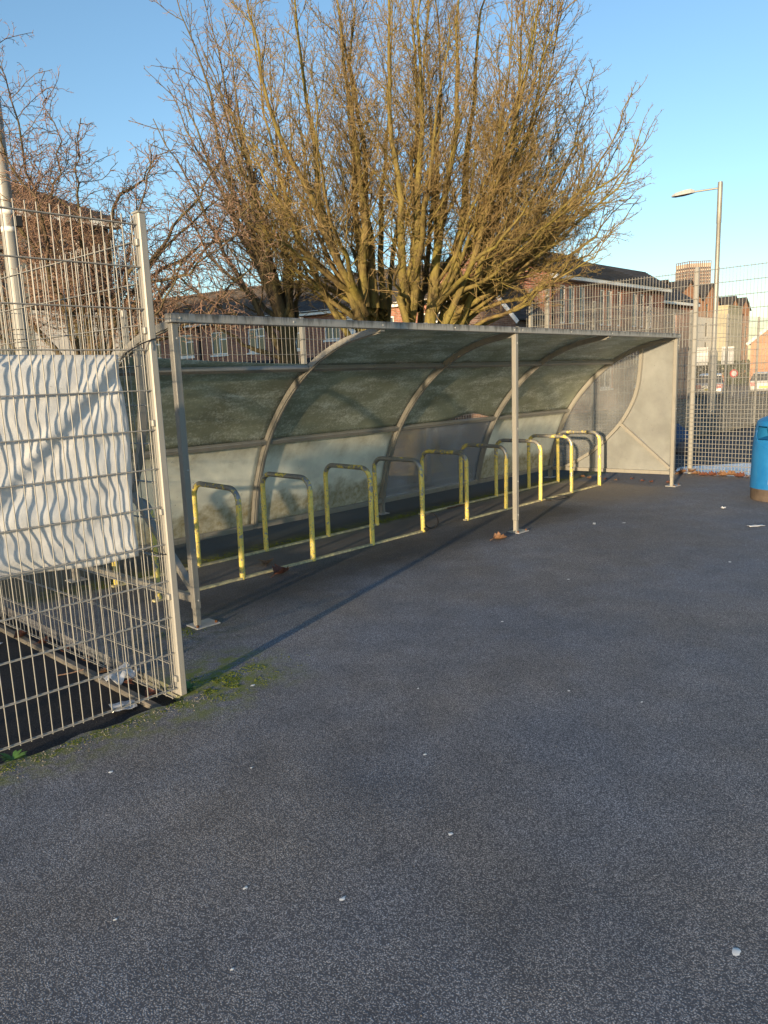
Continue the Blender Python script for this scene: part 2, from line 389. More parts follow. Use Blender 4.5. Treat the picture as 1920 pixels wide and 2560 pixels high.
    def grid(s, fn, nu, nv, smooth=True, thick=None):
        V = [fn(i/nu, j/nv) for j in range(nv+1) for i in range(nu+1)]
        F = [(j*(nu+1)+i, j*(nu+1)+i+1, (j+1)*(nu+1)+i+1, (j+1)*(nu+1)+i) for j in range(nv) for i in range(nu)]
        s.add(V, F, smooth)
        if thick:
            P = np.array(V, float).reshape(nv+1, nu+1, 3); du = np.gradient(P, axis=1); dv = np.gradient(P, axis=0)
            N = np.cross(du, dv); N /= (np.linalg.norm(N, axis=2, keepdims=True)+1e-12); Q = (P-N*thick).reshape(-1, 3)
            s.add(Q, [f[::-1] for f in F], smooth)
            b0 = len(s.v)-2*len(V); W = nu+1
            rim = [i for i in range(W)]+[j*W+nu for j in range(1, nv+1)]+[nv*W+i for i in range(nu-1, -1, -1)]+[j*W for j in range(nv-1, 0, -1)]
            for a, c in zip(rim, rim[1:]+rim[:1]):
                s.f.append((b0+c, b0+a, b0+a+len(V), b0+c+len(V))); s.sm.append(False)
        return s
    def mesh(s, name, off=(0, 0, 0)):
        V = np.array(s.v, float)-np.array(off, float); me = bpy.data.meshes.new(name)
        me.from_pydata([tuple(v) for v in V], [], s.f); me.update()
        me.polygons.foreach_set('use_smooth', s.sm)
        return me
    def build(s, name, mat, parent=None, uv=False, kind=None, label=None):
        off = rootloc(parent) if parent else Vector((0, 0, 0))
        me = s.mesh(name, off)
        if uv:
            L = me.uv_layers.new(name='UVMap'); W = np.array(s.v)
            for p in me.polygons:
                n = p.normal
                if abs(n.z) > .75: u = Vector((1, 0, 0)); v = Vector((0, 1, 0))
                else: u = Vector((-n.y, n.x, 0)).normalized(); v = Vector((0, 0, 1))
                for li in p.loop_indices:
                    q = Vector(W[me.loops[li].vertex_index]); L.data[li].uv = (q.dot(u), q.dot(v))
        o = bpy.data.objects.new(name, me); COL.objects.link(o)
        if mat: me.materials.append(M[mat])
        if parent: o.parent = parent
        if kind: o['kind'] = kind
        if label: o['label'] = label
        return o
def obj(name, me, parent=None, loc=(0, 0, 0), rot=(0, 0, 0)):
    o = bpy.data.objects.new(name, me); COL.objects.link(o); o.parent = parent; o.location = loc; o.rotation_euler = rot
    return o

# ------------------------------------------------------------------ ground
def slab(name, poly, top, bottom, mat, n=None):
    m = MB(); k = len(poly)
    m.add([(x, y, top) for x, y in poly]+[(x, y, bottom) for x, y in poly], [tuple(range(k))]+[(i, (i+k), (i+1) % k+k, (i+1) % k) for i in range(k)])
    o = m.build(name, mat); o['kind'] = 'structure'; return o
slab('ground', [(-900, -900), (2500, -900), (2500, 2500), (-900, 2500)], -.34, -.6, 'grass')
# ragged edge of the yard asphalt along the front fence
lip = [(-.66, -.93)]
for i in range(1, 60):
    x = -.66-i*.05; lip.append((x, -1.0-.018*math.sin(i*.9)-.022*random.random()))
lip.append((-30, -1.0))
slab('yard', [(-30, -40), (30, -40), (30, -9), (9.22, -9), (9.22, 3.42), (-.72, 3.42)]+lip, 0.0, -.34, 'asphalt')
slab('compound', [(-30, -1.04), (-.60, -1.04), (-.60, 3.44), (-30, 3.44)], -.075, -.33, 'old_tarmac')
slab('verge', [(-30, 3.43), (40, 3.43), (40, 19), (-30, 19)], -.06, -.33, 'soil')
slab('court', [(9.23, -8.9), (40, -8.9), (40, 3.42), (9.23, 3.42)], -.16, -.33, 'court_tarmac')
slab('path', [(9.26, -8.0), (11.4, -8.0), (12.3, .4), (11.2, 1.2), (10.2, 1.5), (9.26, 2.1)], -.150, -.32, 'pale_concrete')
slab('road', [(41, -60), (75, -60), (75, 36), (41, 36)], -.26, -.33, 'court_tarmac')
m = MB()
for i in range(5):
    a = (-.79-.022*i, -.90+i*.86, -.095); b = (-.81-.022*i, -.90+(i+1)*.86-.012, -.095)
    k = MB().bar(a, b, .05, .09, bev=.008).build('kerb', 'kerb_concrete')
    k['kind'] = 'structure'

# ------------------------------------------------------------------ mesh fences
def wire_mesh(name, L, r, axis, n=6):
    m = MB(); e = {'x': (L, 0, 0), 'y': (0, L, 0), 'z': (0, 0, L)}[axis]
    m.tube([(0, 0, 0), e], r, n); me = m.mesh(name); me.materials.append(M['fence_steel']); return me
def post_mesh(m, x, y, z0, z1, sx, sy):
    m.box((x, y, (z0+z1)/2), (sx, sy, z1-z0), bev=.006)

# front fence: y = -0.95, from the corner post towards -x
ff = thing('mesh_fence', 'tall grey wire mesh fence with white banner tied to it', 'fence', (-.70, -.95, 0))
PX, PY = -.68, -.947
mm = MB(); post_mesh(mm, PX, PY-.0, 0.0, 2.50, .042, .062); mm.build('post', 'fence_steel', ff)
mm = MB().box((PX, PY, 2.503), (.046, .066, .008)); mm.build('post_cap', 'fence_steel', ff)
vw = wire_mesh('vertical_wire', 2.455, .0027, 'z'); XL = -2.6
hz = [.045+.2*i for i in range(13)]
i = 0; x = PX-.045
while x > XL:
    o = obj('vertical_wire', vw, ff, (x+.70, 0, hz[0]-.012)); i += 1
    if i in (9, 14): o.rotation_euler = (0, .004, 0)
    x -= .05
hw = wire_mesh('horizontal_wire', PX-.02-XL, .0032, 'x')
for z in hz:
    for dy in (-.0075, .0075): obj('horizontal_wire', hw, ff, (XL+.70, dy, z))
clip = MB().box((0, 0, 0), (.022, .034, .034), bev=.004).mesh('clip'); clip.materials.append(M['fence_steel'])
for z in (.10, .56, 1.02, 1.48, 1.94, 2.36): obj('clip', clip, ff, (PX-.028+.70, -.004, z))
m = MB(); x = XL-.02                      # the rest of this run, further along
while x > -9.4:
    m.tube([(x, -.95, .03), (x, -.95, 2.49)], .0034, 4, False); x -= .05
for z in hz:
    for dy in (-.0075, .0075): m.tube([(XL-.001, -.95+dy, z), (-9.4, -.95+dy, z)], .0042, 4, False)
m.build('far_mesh_panel', 'fence_steel', ff, kind='stuff')
for x in (-3.2, -5.7, -8.2): MB().box((x, -.915, 1.25), (.042, .058, 2.5), bev=.006).build('post', 'fence_steel', ff)

# side fence from the corner post back
sf = thing('mesh_fence', 'grey wire mesh fence running back from the corner post along the kerb', 'fence', (-.70, -.9, -.06))
def side_x(y): return -.698-.055*(y+.9)
szs = [-.03+.2*i for i in range(13)]
svw = wire_mesh('vertical_wire', 2.45, .0025, 'z')
y = -.88
while y < 3.3:
    obj('vertical_wire', svw, sf, (side_x(y)+.70, y+.9, szs[0]-.012+.06)); y += .062
a0 = Vector((side_x(-.9), -.9, 0)); a1 = Vector((side_x(3.33), 3.33, 0)); Ls = (a1-a0).length; rs = math.atan2((a1-a0).y, (a1-a0).x)
shw = wire_mesh('horizontal_wire', Ls, .0030, 'x')
for z in szs:
    for d in (-.007, .007): obj('horizontal_wire', shw, sf, (a0.x+.70+d, 0, z+.06), (0, 0, rs))
for y in (1.60, 3.30):
    MB().box((side_x(y)+.05, y, 1.2), (.06, .042, 2.5), bev=.006).build('post', 'fence_steel', sf)

def panel_fence(name, label, a, b, step, zs, ztop, rv, rh, posts, psize, ph, group=None, z0=None):
    a = np.array(a, float); b = np.array(b, float); L = np.linalg.norm(b-a); d = (b-a)/L; nrm = np.array([-d[1], d[0], 0])
    root = thing(name, label, 'fence', (a[0], a[1], zs[0]-.05), group)
    cuts = [0.0]+[p for p in posts if 0 < p < L]+[L]
    for c0, c1 in zip(cuts, cuts[1:]):
        if c1-c0 < .1: continue
        m = MB(); t = c0+step/2
        while t < c1:
            p = a+d*t; m.tube([(p[0], p[1], zs[0]-.01), (p[0], p[1], ztop)], rv, 4, False); t += step
        for z in zs:
            for s in (-1, 1):
                p = a+d*(c0+.005)+nrm*s*(rv+rh*.6); q = a+d*(c1-.005)+nrm*s*(rv+rh*.6)
                m.tube([(p[0], p[1], z), (q[0], q[1], z)], rh, 4, False)
        m.build('mesh_panel', 'fence_steel', root, kind='stuff')
    for p in posts:
        q = a+d*p-nrm*(.0)
        m = MB(); m.box((q[0]-nrm[0]*.045, q[1]-nrm[1]*.045, (zs[0]-.08+ph)/2), (psize[0], psize[1], ph-zs[0]+.08), bev=.006); m.build('post', 'fence_steel', root)
    return root
zb = [.02+.2*i for i in range(13)]
panel_fence('mesh_fence', 'low grey wire mesh fence standing behind the curved shelter', (9.1, 3.35, 0), (-6.0, 3.35, 0), .07, zb, 2.44, .0027, .003,
            [9.1-8.92, 9.1-6.42, 9.1-3.92, 9.1-1.42, 9.1+1.08, 9.1+3.58], (.06, .05), 2.50)
zc = [.02+.0667*i for i in range(17)]+[1.09+.2*i for i in range(1, 11)]
panel_fence('rebound_fence', 'tall rebound fence of dense lower mesh beside the blue bin', (9.16, -6.9, 0), (9.16, 3.30, 0), .05, zc, 3.12, .0036, .0042,
            [2.2, 4.7, 7.22, 9.85, 10.2], (.06, .055), 3.16)
zd = [z-.15 for z in zc]
panel_fence('rebound_fence', 'tall rebound fence along the far side of the neighbouring court', (34.0, 3.40, 0), (9.20, 3.40, 0), .05, zd, 3.06, .0028, .0032,
            [34-11.75-2.45*k for k in range(9, -1, -1)], (.06, .06), 3.08)

# ------------------------------------------------------------------ banner
bn = thing('banner', 'white vinyl banner striped by wire shadows, tied inside the mesh fence', 'banner', (-.83, -.92, .8))
def ban(u, v):
    x = -.835-u*5.6; z = 1.832-v*1.02+.012*math.sin(x*2.1)
    z += .016*v*mnoise.noise(Vector((x*3.3, 8.1, 0)))+.006*(1-v)*mnoise.noise(Vector((x*4, 2.2, 0))); x += -.010*(1-min(1, u*30))*math.sin(v*9+1)
    p = Vector((x*2.4, z*4.6, 1.7))
    y = -.924+.020*mnoise.noise(p)+.011*mnoise.noise(Vector((x*3.1+z*2.0, z*8.0, 4.2)))+.004*mnoise.noise(Vector((x*13+z*6, z*12-x*5, 9.1)))+.002*abs(mnoise.noise(Vector((x*26, z*22, 3.3))))
    d = (z-1.80)+ .95*(-.86-x)                         # diagonal tension fold from the tied corner
    y += -.018*math.exp(-(d/.045)**2)*math.exp(-max(0, -.86-x)/1.1)+.012*math.exp(-((d+.09)/.05)**2)*math.exp(-max(0, -.86-x)/1.1)
    e = min(v, 1-v)*1.02
    y += .014*math.exp(-(v*1.02/.035)**2)+.018*math.exp(-((1-v)*1.02/.05)**2)
    y = max(y, -.940+.0005)
    return (x, y, z)
MB().grid(ban, 300, 64, True, .0012).build('sheet', 'banner_vinyl', bn)
e = MB(); e.tube([(-.848+.011*math.cos(a), -.945, 1.80+.011*math.sin(a)) for a in np.linspace(0, 2*math.pi, 13)], .0035, 6, False); e.build('eyelet', 'galvanised', bn)
for k in range(1, 9):
    ex = -.848-k*.62; MB().tube([(ex+.011*math.cos(a), -.945, 1.795+.011*math.sin(a)) for a in np.linspace(0, 2*math.pi, 13)], .0035, 6, False).build('eyelet', 'galvanised', bn)
tie = MB(); pts = [(-.848, -.948, 1.80), (-.835, -.958, 1.822), (-.80, -.965, 1.845), (-.74, -.972, 1.875), (-.69, -.985, 1.895), (-.645, -.985, 1.905)]
tie.tube(pts, .0032, 6); tie.box((-.828, -.960, 1.828), (.014, .012, .011), bev=.002)
tie.tube([(-.70, -.984, 1.892), (-.712, -.99, 1.868), (-.716, -.99, 1.845)], .0022, 5); tie.build('cable_tie', 'dark_plastic', bn)
tie = MB().tube([(-.845, -.945, .825), (-.80, -.955, .835), (-.74, -.955, .80), (-.70, -.96, .79)], .0028, 6); tie.build('cable_tie', 'dark_plastic', bn)

# ------------------------------------------------------------------ cycle shelter
sh = thing('cycle_shelter', 'curved steel bike shelter with grimy green plastic roof sheets', 'shelter', (0, 0, 0))
Q = 1.9487; LEN = 4*Q; HB = 2.128
KP = np.array([(-.02, 2.075), (.48, 1.985), (.94, 1.785), (1.34, 1.47), (1.66, 1.078), (1.875, .62), (1.985, .17), (1.99, .0)])
def catmull(P, n=10):
    P = np.array(P, float); P = np.vstack([2*P[0]-P[1], P, 2*P[-1]-P[-2]]); out = []
    for i in range(1, len(P)-2):
        for t in np.linspace(0, 1, n, endpoint=False):
            a, b, c, d = P[i-1], P[i], P[i+1], P[i+2]
            out.append(.5*((2*b)+(-a+c)*t+(2*a-5*b+4*c-d)*t*t+(-a+3*b-3*c+d)*t**3))
    out.append(P[-2]); return np.array(out)
ARC = catmull(KP, 10)
seg = np.concatenate([[0], np.cumsum(np.linalg.norm(np.diff(ARC, axis=0), axis=1))])
def arc_at(s): return np.array([np.interp(s, seg, ARC[:, 0]), np.interp(s, seg, ARC[:, 1])])
def arc_n(s):
    a = arc_at(max(0, s-.02)); b = arc_at(min(seg[-1], s+.02)); t = (b-a)/np.linalg.norm(b-a); return np.array([-t[1], t[0]])*1.0
S1, S2, S3 = seg[20], seg[40], seg[60]
def out_n(s): n = arc_n(s); return n if n@np.array([.5, .8]) > 0 else -n
for k in range(5):
    x = k*Q if k < 4 else LEN
    x = x+.02 if k == 0 else (x-.02 if k == 4 else x)
    smax = seg[-1] if k in (0, 2, 4) else S3+.02
    ss = np.linspace(.0, smax, 40); pts = [(x, *(arc_at(s)-out_n(s)*.0)) for s in ss]; nn = [(0, *out_n(s)) for s in ss]
    rb = MB().sweep(pts, .052, .050, nn).build('rib', 'shelter_steel', sh)
    ss = np.linspace(.04, smax-.03, 40)
    MB().sweep([(x, *(arc_at(s)-out_n(s)*.029)) for s in ss], .022, .010, [(0, *out_n(s)) for s in ss]).build('rib_cap', 'shelter_steel', rb)
for k in range(4):
    x0, x1 = k*Q+.028, (k+1)*Q-.028
    for s, nm, h in ((S1, 'purlin', .052), (S2, 'purlin', .046), (S3, 'bottom_rail', .055)):
        c = arc_at(s)-out_n(s)*.004; n = out_n(s)
        m = MB(); m.bar((x0, c[0], c[1]), (x1, c[0], c[1]), .042, h, up=(0, -n[1], n[0]), bev=.004)
        m.build(nm, 'old_steel' if s == S3 else 'shelter_steel', sh)
        for xx in (x0+.03, x1-.03):
            MB().lathe([(.010, 0), (.010, .006), (.005, .009)], (0, 0, 0), 8)
# front beams and posts
for a, b in ((-.03, 2*Q-.003), (2*Q+.003, LEN+.03)):
    bm = MB().box(((a+b)/2, -.012, HB-.029), (b-a, .075, .058), bev=.004).build('front_beam', 'beam_steel', sh)
    n = 5
    for i in range(n):
        x = a+.07+(b-a-.14)*i/(n-1)
        m = MB(); m.tube([(x, -.0495, HB-.030), (x, -.054, HB-.030)], [.0085, .006], 8); m.build('bolt', 'galvanised', bm)
for k, x in enumerate((.0, 2*Q, LEN)):
    x = x+(.012 if k == 0 else (-.012 if k == 2 else 0))
    m = MB(); m.box((x, 0, (HB-.060+.13)/2), (.050, .052, HB-.060-.13), bev=.005); po = m.build('post', 'shelter_steel', sh)
    m = MB(); m.box((x, 0, .067), (.040, .042, .134), bev=.003); m.build('post_foot', 'old_steel', po)
    m = MB(); m.box((x+.045, 0.0, .005), (.19, .15, .010), bev=.003)
    m.build('base_plate', 'galvanised', po)
    for dx in (-.03, .12): MB().tube([(x+dx, -.05, .009), (x+dx, -.05, .024)], .010, 6).build('bolt', 'rust', po)
    for z in (1.97, 1.1, .55, .19): MB().tube([(x+.008, -.0262, z), (x+.008, -.031, z)], [.008, .005], 8).build('screw', 'galvanised', po)
for x in (.02, 2*Q, LEN-.02): MB().box((x, 2.0, .004), (.15, .13, .008), bev=.002).build('base_plate', 'galvanised', sh)
# end frames: inner arc, strut and low rail
IA = [(.50, 1.965), (.505, 1.75), (.535, 1.45), (.61, 1.20), (.775, .915), (1.01, .66), (1.27, .44), (1.69, .20), (1.84, .155)]
IAc = catmull(IA, 6)
for x in (.02, LEN-.02):
    fr = MB(); nn = []
    for i in range(len(IAc)):
        t = IAc[min(i+1, len(IAc)-1)]-IAc[max(i-1, 0)]; nn.append((0, -t[1], t[0]))
    fr.sweep([(x, p[0], p[1]) for p in IAc], .046, .044, nn); fr.build('end_arc', 'shelter_steel', sh)
    MB().bar((x, .80, .885), (x, .030, .255), .044, .042).build('end_strut', 'shelter_steel', sh)
    MB().bar((x, .03, .195), (x, 1.96, .155), .044, .052, bev=.004).build('end_rail', 'shelter_steel', sh)
# curved roof and back sheets
OFF = .031
def sheet(k, s0, s1, mat, name, top=None, bot=None, seed=0):
    x0, x1 = k*Q+.012, (k+1)*Q-.012
    def fn(u, v):
        x = x0+(x1-x0)*u; a = s0+(top(u) if top else 0); b = s1+(bot(u) if bot else 0)
        s = a+(b-a)*v; c = arc_at(s); n = out_n(s)
        d = OFF+.010*math.sin(math.pi*u)*mnoise.noise(Vector((x*1.1, s*1.3, seed)))+.004*mnoise.noise(Vector((x*4, s*4, seed+5)))
        c = c+n*d; return (x, c[0], c[1])
    return MB().grid(fn, 26, 14, True, .004).build(name, mat, sh)
for k in range(4):
    if k > 0: sheet(k, .03, S1+.008, 'poly_roof', 'roof_sheet', seed=k)
    if k == 0:
        sheet(k, S1-.02, S2+.008, 'poly_roof', 'roof_sheet', top=lambda u: -.145*(1-u)**1.3-.012*math.sin(u*7)*(1-u), seed=11)
    elif k == 2:
        sheet(k, S1+.018, S2+.01, 'poly_roof', 'roof_sheet', bot=lambda u: -.105*math.exp(-((u-.70)/.20)**2)*(1 if u < .93 else .6), seed=13)
    else: sheet(k, S1+.018, S2+.008, 'poly_roof', 'roof_sheet', seed=14+k)
    sheet(k, S2+.018, S3+.03, 'poly_clear' if k == 2 else 'poly_low', 'back_sheet', seed=21+k)
# end sheets (right end only: the left end has lost its sheets)
XE = LEN+.012
def endsheet(poly, name, mat):
    m = MB(); n = len(poly)
    m.add([(XE, y, z) for y, z in poly]+[(XE+.006, y, z) for y, z in poly], [tuple(range(n))[::-1], tuple(range(n, 2*n))]+[(i, (i+1) % n, (i+1) % n+n, i+n) for i in range(n)])
    return m.build(name, mat, sh)
outer = [tuple(arc_at(s)) for s in np.linspace(.53, S3+.01, 24)]
inner = [tuple(p) for p in IAc]
endsheet(outer+inner[::-1], 'end_sheet', 'poly_end_clear')
mid = int(np.argmin(np.abs(IAc[:, 1]-.915)))
endsheet([tuple(arc_at(s)) for s in np.linspace(.05, .515, 8)]+inner[:mid+1]+[(.05, .27)], 'end_sheet', 'poly_end')
endsheet(inner[mid:]+[(1.84, .15), (.05, .19), (.05, .262)], 'end_sheet', 'poly_end')

# ------------------------------------------------------------------ bike racks (two welded racks of five hoops)
def hoop_mesh():
    h, wd, r = .785, .70, .125; pts = [(0, 0, 0), (0, 0, h-r)]
    for a in np.linspace(0, 90, 8)[1:]: pts.append((0, r-r*math.cos(math.radians(a)), h-r+r*math.sin(math.radians(a))))
    for a in np.linspace(0, 90, 8): pts.append((0, wd-r+r*math.sin(math.radians(a)), h-r+r*math.cos(math.radians(a))))
    pts.append((0, wd, 0)); d = [pts[0]]
    for p in pts[1:]:
        if (Vector(p)-Vector(d[-1])).length > 1e-4: d.append(p)
    full = []
    for a, b in zip(d, d[1:]):
        n = max(1, int((Vector(b)-Vector(a)).length/.12))
        for i in range(n): full.append(tuple(Vector(a).lerp(Vector(b), i/n)))
    full.append(d[-1])
    me = MB().tube(full, .0245, 14).mesh('hoop'); me.materials.append(M['chipped_yellow']); return me
HM = hoop_mesh()
for g, lab in ((0, 'worn yellow rack of five bike hoops by the broken shelter end'), (1, 'worn yellow rack of five bike hoops by the sheeted shelter end')):
    rk = thing('bike_rack', lab, 'bike rack', (.16+4.0*g, .82, 0), 'bike racks under the shelter')
    for i in range(5):
        k = g*5+i; obj('hoop', HM, rk, (i*.80+random.uniform(-.012, .012), random.uniform(-.012, .012)-.02+.012*k, 0), (random.uniform(-.012, .012), random.uniform(-.012, .012), random.uniform(-.03, .03)))
    for yy, nm in ((.80, 'ground_rail'), (1.50, 'ground_rail')):
        y0 = yy+.012*g*5; y1 = y0+.048
        m = MB().bar((.16+4.0*g-(.05), y0, .009), (.16+4.0*g+3.22, y1, .009), .046, .018, bev=.003)
        m.build(nm, 'rail_yellow', rk)

# ------------------------------------------------------------------ litter bin
bx, by = 7.42, -1.52
BR = .33
lb = thing('litter_bin', 'rounded blue plastic litter bin on a brown plinth', 'bin', (bx, by, 0))
def ring(r, z, tilt=0.0, n=40): return [(bx+r*math.cos(2*math.pi*j/n), by+r*math.sin(2*math.pi*j/n), z+tilt) for j in range(n)]
pf = [(BR*.985, .150), (BR*1.0, .165), (BR*.995, .40), (BR*.96, .62), (BR*.90, .80), (BR*.87, .90)]
n = 48; V = []; F = []; zs = np.linspace(.15, 1.0, 40)
apdir = math.atan2(-(by-CAM[1])*1.0, -(bx-CAM[0]))          # opening faces the yard
def bin_r(z):
    if z < .62: return BR*(1.0-.02*(z-.15)/.47)
    if z < .95: return BR*(.98-.11*((z-.62)/.33)**1.5)
    return BR*(.87-.87*((z-.95)/.13)**2.2) if z < 1.08 else .01
zs = np.concatenate([np.linspace(.15, .92, 34), np.linspace(.93, 1.076, 14)])
for z in zs:
    for j in range(n):
        a = 2*math.pi*j/n; V.append((bx+bin_r(z)*math.cos(a), by+bin_r(z)*math.sin(a), z))
def in_ap(a, z):
    d = (a-apdir+math.pi) % (2*math.pi)-math.pi
    return abs(d) < 1.02 and .765 < z < .925
for i in range(len(zs)-1):
    for j in range(n):
        a = 2*math.pi*(j+.5)/n; z = (zs[i]+zs[i+1])/2
        if in_ap(a, z): continue
        F.append((i*n+j, i*n+(j+1) % n, (i+1)*n+(j+1) % n, (i+1)*n+j))
b = MB().add(V, F, True); b.build('body', 'bin_blue', lb)
m = MB()                                                       # recessed throat behind the opening
th = np.linspace(apdir-1.02, apdir+1.02, 24)
for z0, z1, r0, r1 in ((.925, .915, bin_r(.925)*1.03, .20), (.915, .80, .20, .17), (.80, .765, .17, bin_r(.765))):
    P = [(bx+r0*math.cos(a), by+r0*math.sin(a), z0) for a in th]+[(bx+r1*math.cos(a), by+r1*math.sin(a), z1) for a in th]
    m.add(P, [(i, i+1, i+25, i+24) for i in range(23)], True)
m.build('opening', 'bin_blue', lb)
MB().lathe([(BR*.955, 0.0), (BR*.97, .02), (BR*.97, .148)], (bx, by, 0), 40).build('plinth', 'plinth', lb)
m = MB(); a0 = apdir+.42; 
for k in range(6):
    a = a0+k*.035
    m.add([], [])
P = []
for z in (.215, .275):
    for k in range(5): a = apdir-.30+(k-2)*.034; P.append((bx+(bin_r(z)+.002)*math.cos(a), by+(bin_r(z)+.002)*math.sin(a), z))
m = MB().add(P, [(k, k+1, k+6, k+5) for k in range(4)]); m.build('sticker', 'sticker', lb)
P = []
for z in (.222, .236):
    for k in range(5): a = apdir-.30+(k-2)*.028; P.append((bx+(bin_r(z)+.0035)*math.cos(a), by+(bin_r(z)+.0035)*math.sin(a), z))
MB().add(P, [(k, k+1, k+6, k+5) for k in range(4)]).build('sticker_print', 'dark_plastic', lb)
m = MB(); m.tube([(bx+(bin_r(z)+.003)*math.cos(apdir+s), by+(bin_r(z)+.003)*math.sin(apdir+s), z) for s, z in [(1.12*math.cos(t), .87-.24*math.sin(t)) for t in np.linspace(0, math.pi, 30)]], .004, 6); m.build('seam', 'bin_blue', lb)

# ------------------------------------------------------------------ leaves, litter, marks on the yard
def leaf(name, label, loc, size, rz, mat, curl=.5, group=None, cat='leaf'):
    rr = random.Random(int(abs(loc[0])*1000+abs(loc[1])*77))
    m = MB(); prof = [(0, .03), (.12, .22), (.28, .40), (.42, .30), (.55, .46), (.72, .24), (.86, .16), (1, .01)]
    V = []; n = len(prof)
    for t, wd in prof:
        for sgn in (-1, -.5, 0, .5, 1):
            x = (t-.5)*size; y = sgn*wd*size*rr.uniform(.8, 1.15)
            z = curl*size*(.55*abs(sgn)**1.6*wd*1.5+.35*(t-.5)**2*rr.uniform(.6, 1.4))+.004+rr.uniform(0, .03)*size
            V.append((x*math.cos(rz)-y*math.sin(rz), x*math.sin(rz)+y*math.cos(rz), z))
    F = [(i*5+j, i*5+j+1, (i+1)*5+j+1, (i+1)*5+j) for i in range(n-1) for j in range(4)]
    m.add(V, F, True)
    st = [V[2], (V[2][0]-size*.25*math.cos(rz), V[2][1]-size*.25*math.sin(rz), .006)]
    m.tube(st, size*.018, 4)
    me = m.mesh(name); me.materials.append(M[mat]); o = bpy.data.objects.new(name, me); COL.objects.link(o); o.location = loc
    return setp(o, label, cat, group)
leaf('dead_leaf', 'pale brown curled leaf lying between the rack rails', (1.40, 1.06, .001), .15, .9, 'dead_leaf', .9)
leaf('dead_leaf', 'dark red curled leaf lying against the front rack rail', (1.27, .66, .001), .19, .2, 'dead_leaf_red', 1.1)
leaf('dead_leaf', 'light brown folded leaf beside the middle shelter post', (3.50, -.08, .001), .15, -.5, 'dead_leaf', 1.2)
for i in range(26):
    y = -1.25+i*.10+random.uniform(-.05, .05)
    leaf('dead_leaf', 'small brown leaf heaped along the foot of the rebound fence', (9.05+random.uniform(-.06, .10), y, .001+random.choice((0, 0, .03))), random.uniform(.10, .19), random.uniform(0, 6), random.choice(('dead_leaf', 'dead_leaf_red', 'dead_leaf')), random.uniform(.7, 1.4), 'leaves along the fence foot')
for i in range(9):
    leaf('dead_leaf', 'brown leaf under the end rail of the shelter', (7.95+random.uniform(-.05, .25), .15+i*.2+random.uniform(-.06, .06), .001), random.uniform(.05, .09), random.uniform(0, 6), random.choice(('dead_leaf', 'dead_leaf_red')), 1.0, 'leaves under the end rail')
for i in range(7):
    yy = -.75+i*.28
    leaf('dead_leaf', 'brown leaf caught between kerb and side fence', (side_x(yy)-.03+random.uniform(-.03, .03), yy, -.05), random.uniform(.06, .11), random.uniform(0, 6), random.choice(('dead_leaf', 'dead_leaf_red')), 1.1, 'leaves along the kerb')
def blob(name, label, cat, loc, rx, ry, h, mat, group=None, seed=0):
    rr = random.Random(seed); m = MB(); n = 12; V = [(0, 0, h)]; R = []
    for j in range(n):
        a = 2*math.pi*j/n; k = rr.uniform(.7, 1.2); V.append((rx*k*.6*math.cos(a), ry*k*.6*math.sin(a), h*.85)); R.append((rx*k*math.cos(a), ry*k*math.sin(a), 0))
    V += R; F = [(0, 1+j, 1+(j+1) % n) for j in range(n)]+[(1+j, 1+n+j, 1+n+(j+1) % n, 1+(j+1) % n) for j in range(n)]
    m.add(V, F, True); me = m.mesh(name); me.materials.append(M[mat]); o = bpy.data.objects.new(name, me); COL.objects.link(o); o.location = loc
    return setp(o, label, cat, group)
gl = 'flattened white gum spot trodden into the yard asphalt'
for i, (x, y, r) in enumerate([(-.318, -2.402, .008), (-1.384, -2.538, .008), (-1.203, -2.821, .010), (-.701, -2.863, .010), (-.596, -3.836, .016), (-1.331, -1.453, .010), (.797, -2.886, .007), (.686, -2.535, .009), (-.355, -1.157, .013), (-1.616, -2.801, .006), (4.986, -.681, .02), (2.6, -1.4, .012), (3.9, -2.2, .015), (.2, -1.9, .007), (1.4, -1.6, .010), (-.9, -1.9, .006), (-1.9, -1.75, .008), (-1.75, -2.35, .006)]):
    blob('gum_spot', gl, 'gum', (x, y, .0005), r*1.2, r*.85, .0010, 'gum', 'gum spots on the yard', i)
def scrap(name, label, loc, w_, h_, rz, seed=1, mat='paper', amp=.2, cat='litter', lift=.004):
    rr = random.Random(seed); s = seed*3.7
    def fn(u, v):
        x = (u-.5)*w_*(1+.15*mnoise.noise(Vector((v*4, s, 0)))); y = (v-.5)*h_*(1+.15*mnoise.noise(Vector((u*4, 0, s))))
        z = lift+amp*min(w_, h_)*(.5+.5*mnoise.noise(Vector((u*3.1+s, v*3.3, s))))
        return (x*math.cos(rz)-y*math.sin(rz), x*math.sin(rz)+y*math.cos(rz), z)
    m = MB().grid(fn, 12, 10, True, .0008); me = m.mesh(name); me.materials.append(M[mat]); o = bpy.data.objects.new(name, me); COL.objects.link(o); o.location = loc
    return setp(o, label, cat)
scrap('paper_scrap', 'long torn strip of white paper lying near the blue bin', (5.546, -1.873, 0), .17, .06, -.6, 2)
scrap('paper_scrap', 'tiny crumpled white paper ball on asphalt near the rebound fence', (6.36, -1.24, 0), .06, .05, .3, 3, amp=.7)
scrap('paper_scrap', 'thin greyish paper sliver beyond the middle post', (4.75, -.45, 0), .10, .03, .5, 4)
scrap('wrapper', 'crumpled clear plastic film caught on the kerb inside the fence', (-.80, -.47, -.03), .20, .13, .4, 5, 'clear_film', .8)
scrap('wrapper', 'flat square of clear plastic lying inside the front fence', (-.91, -.72, -.073), .13, .13, -.3, 6, 'clear_film', .25)
scrap('paper_scrap', 'small white label lying on compound tarmac by the side fence', (-1.02, .95, -.07), .10, .07, .8, 8)
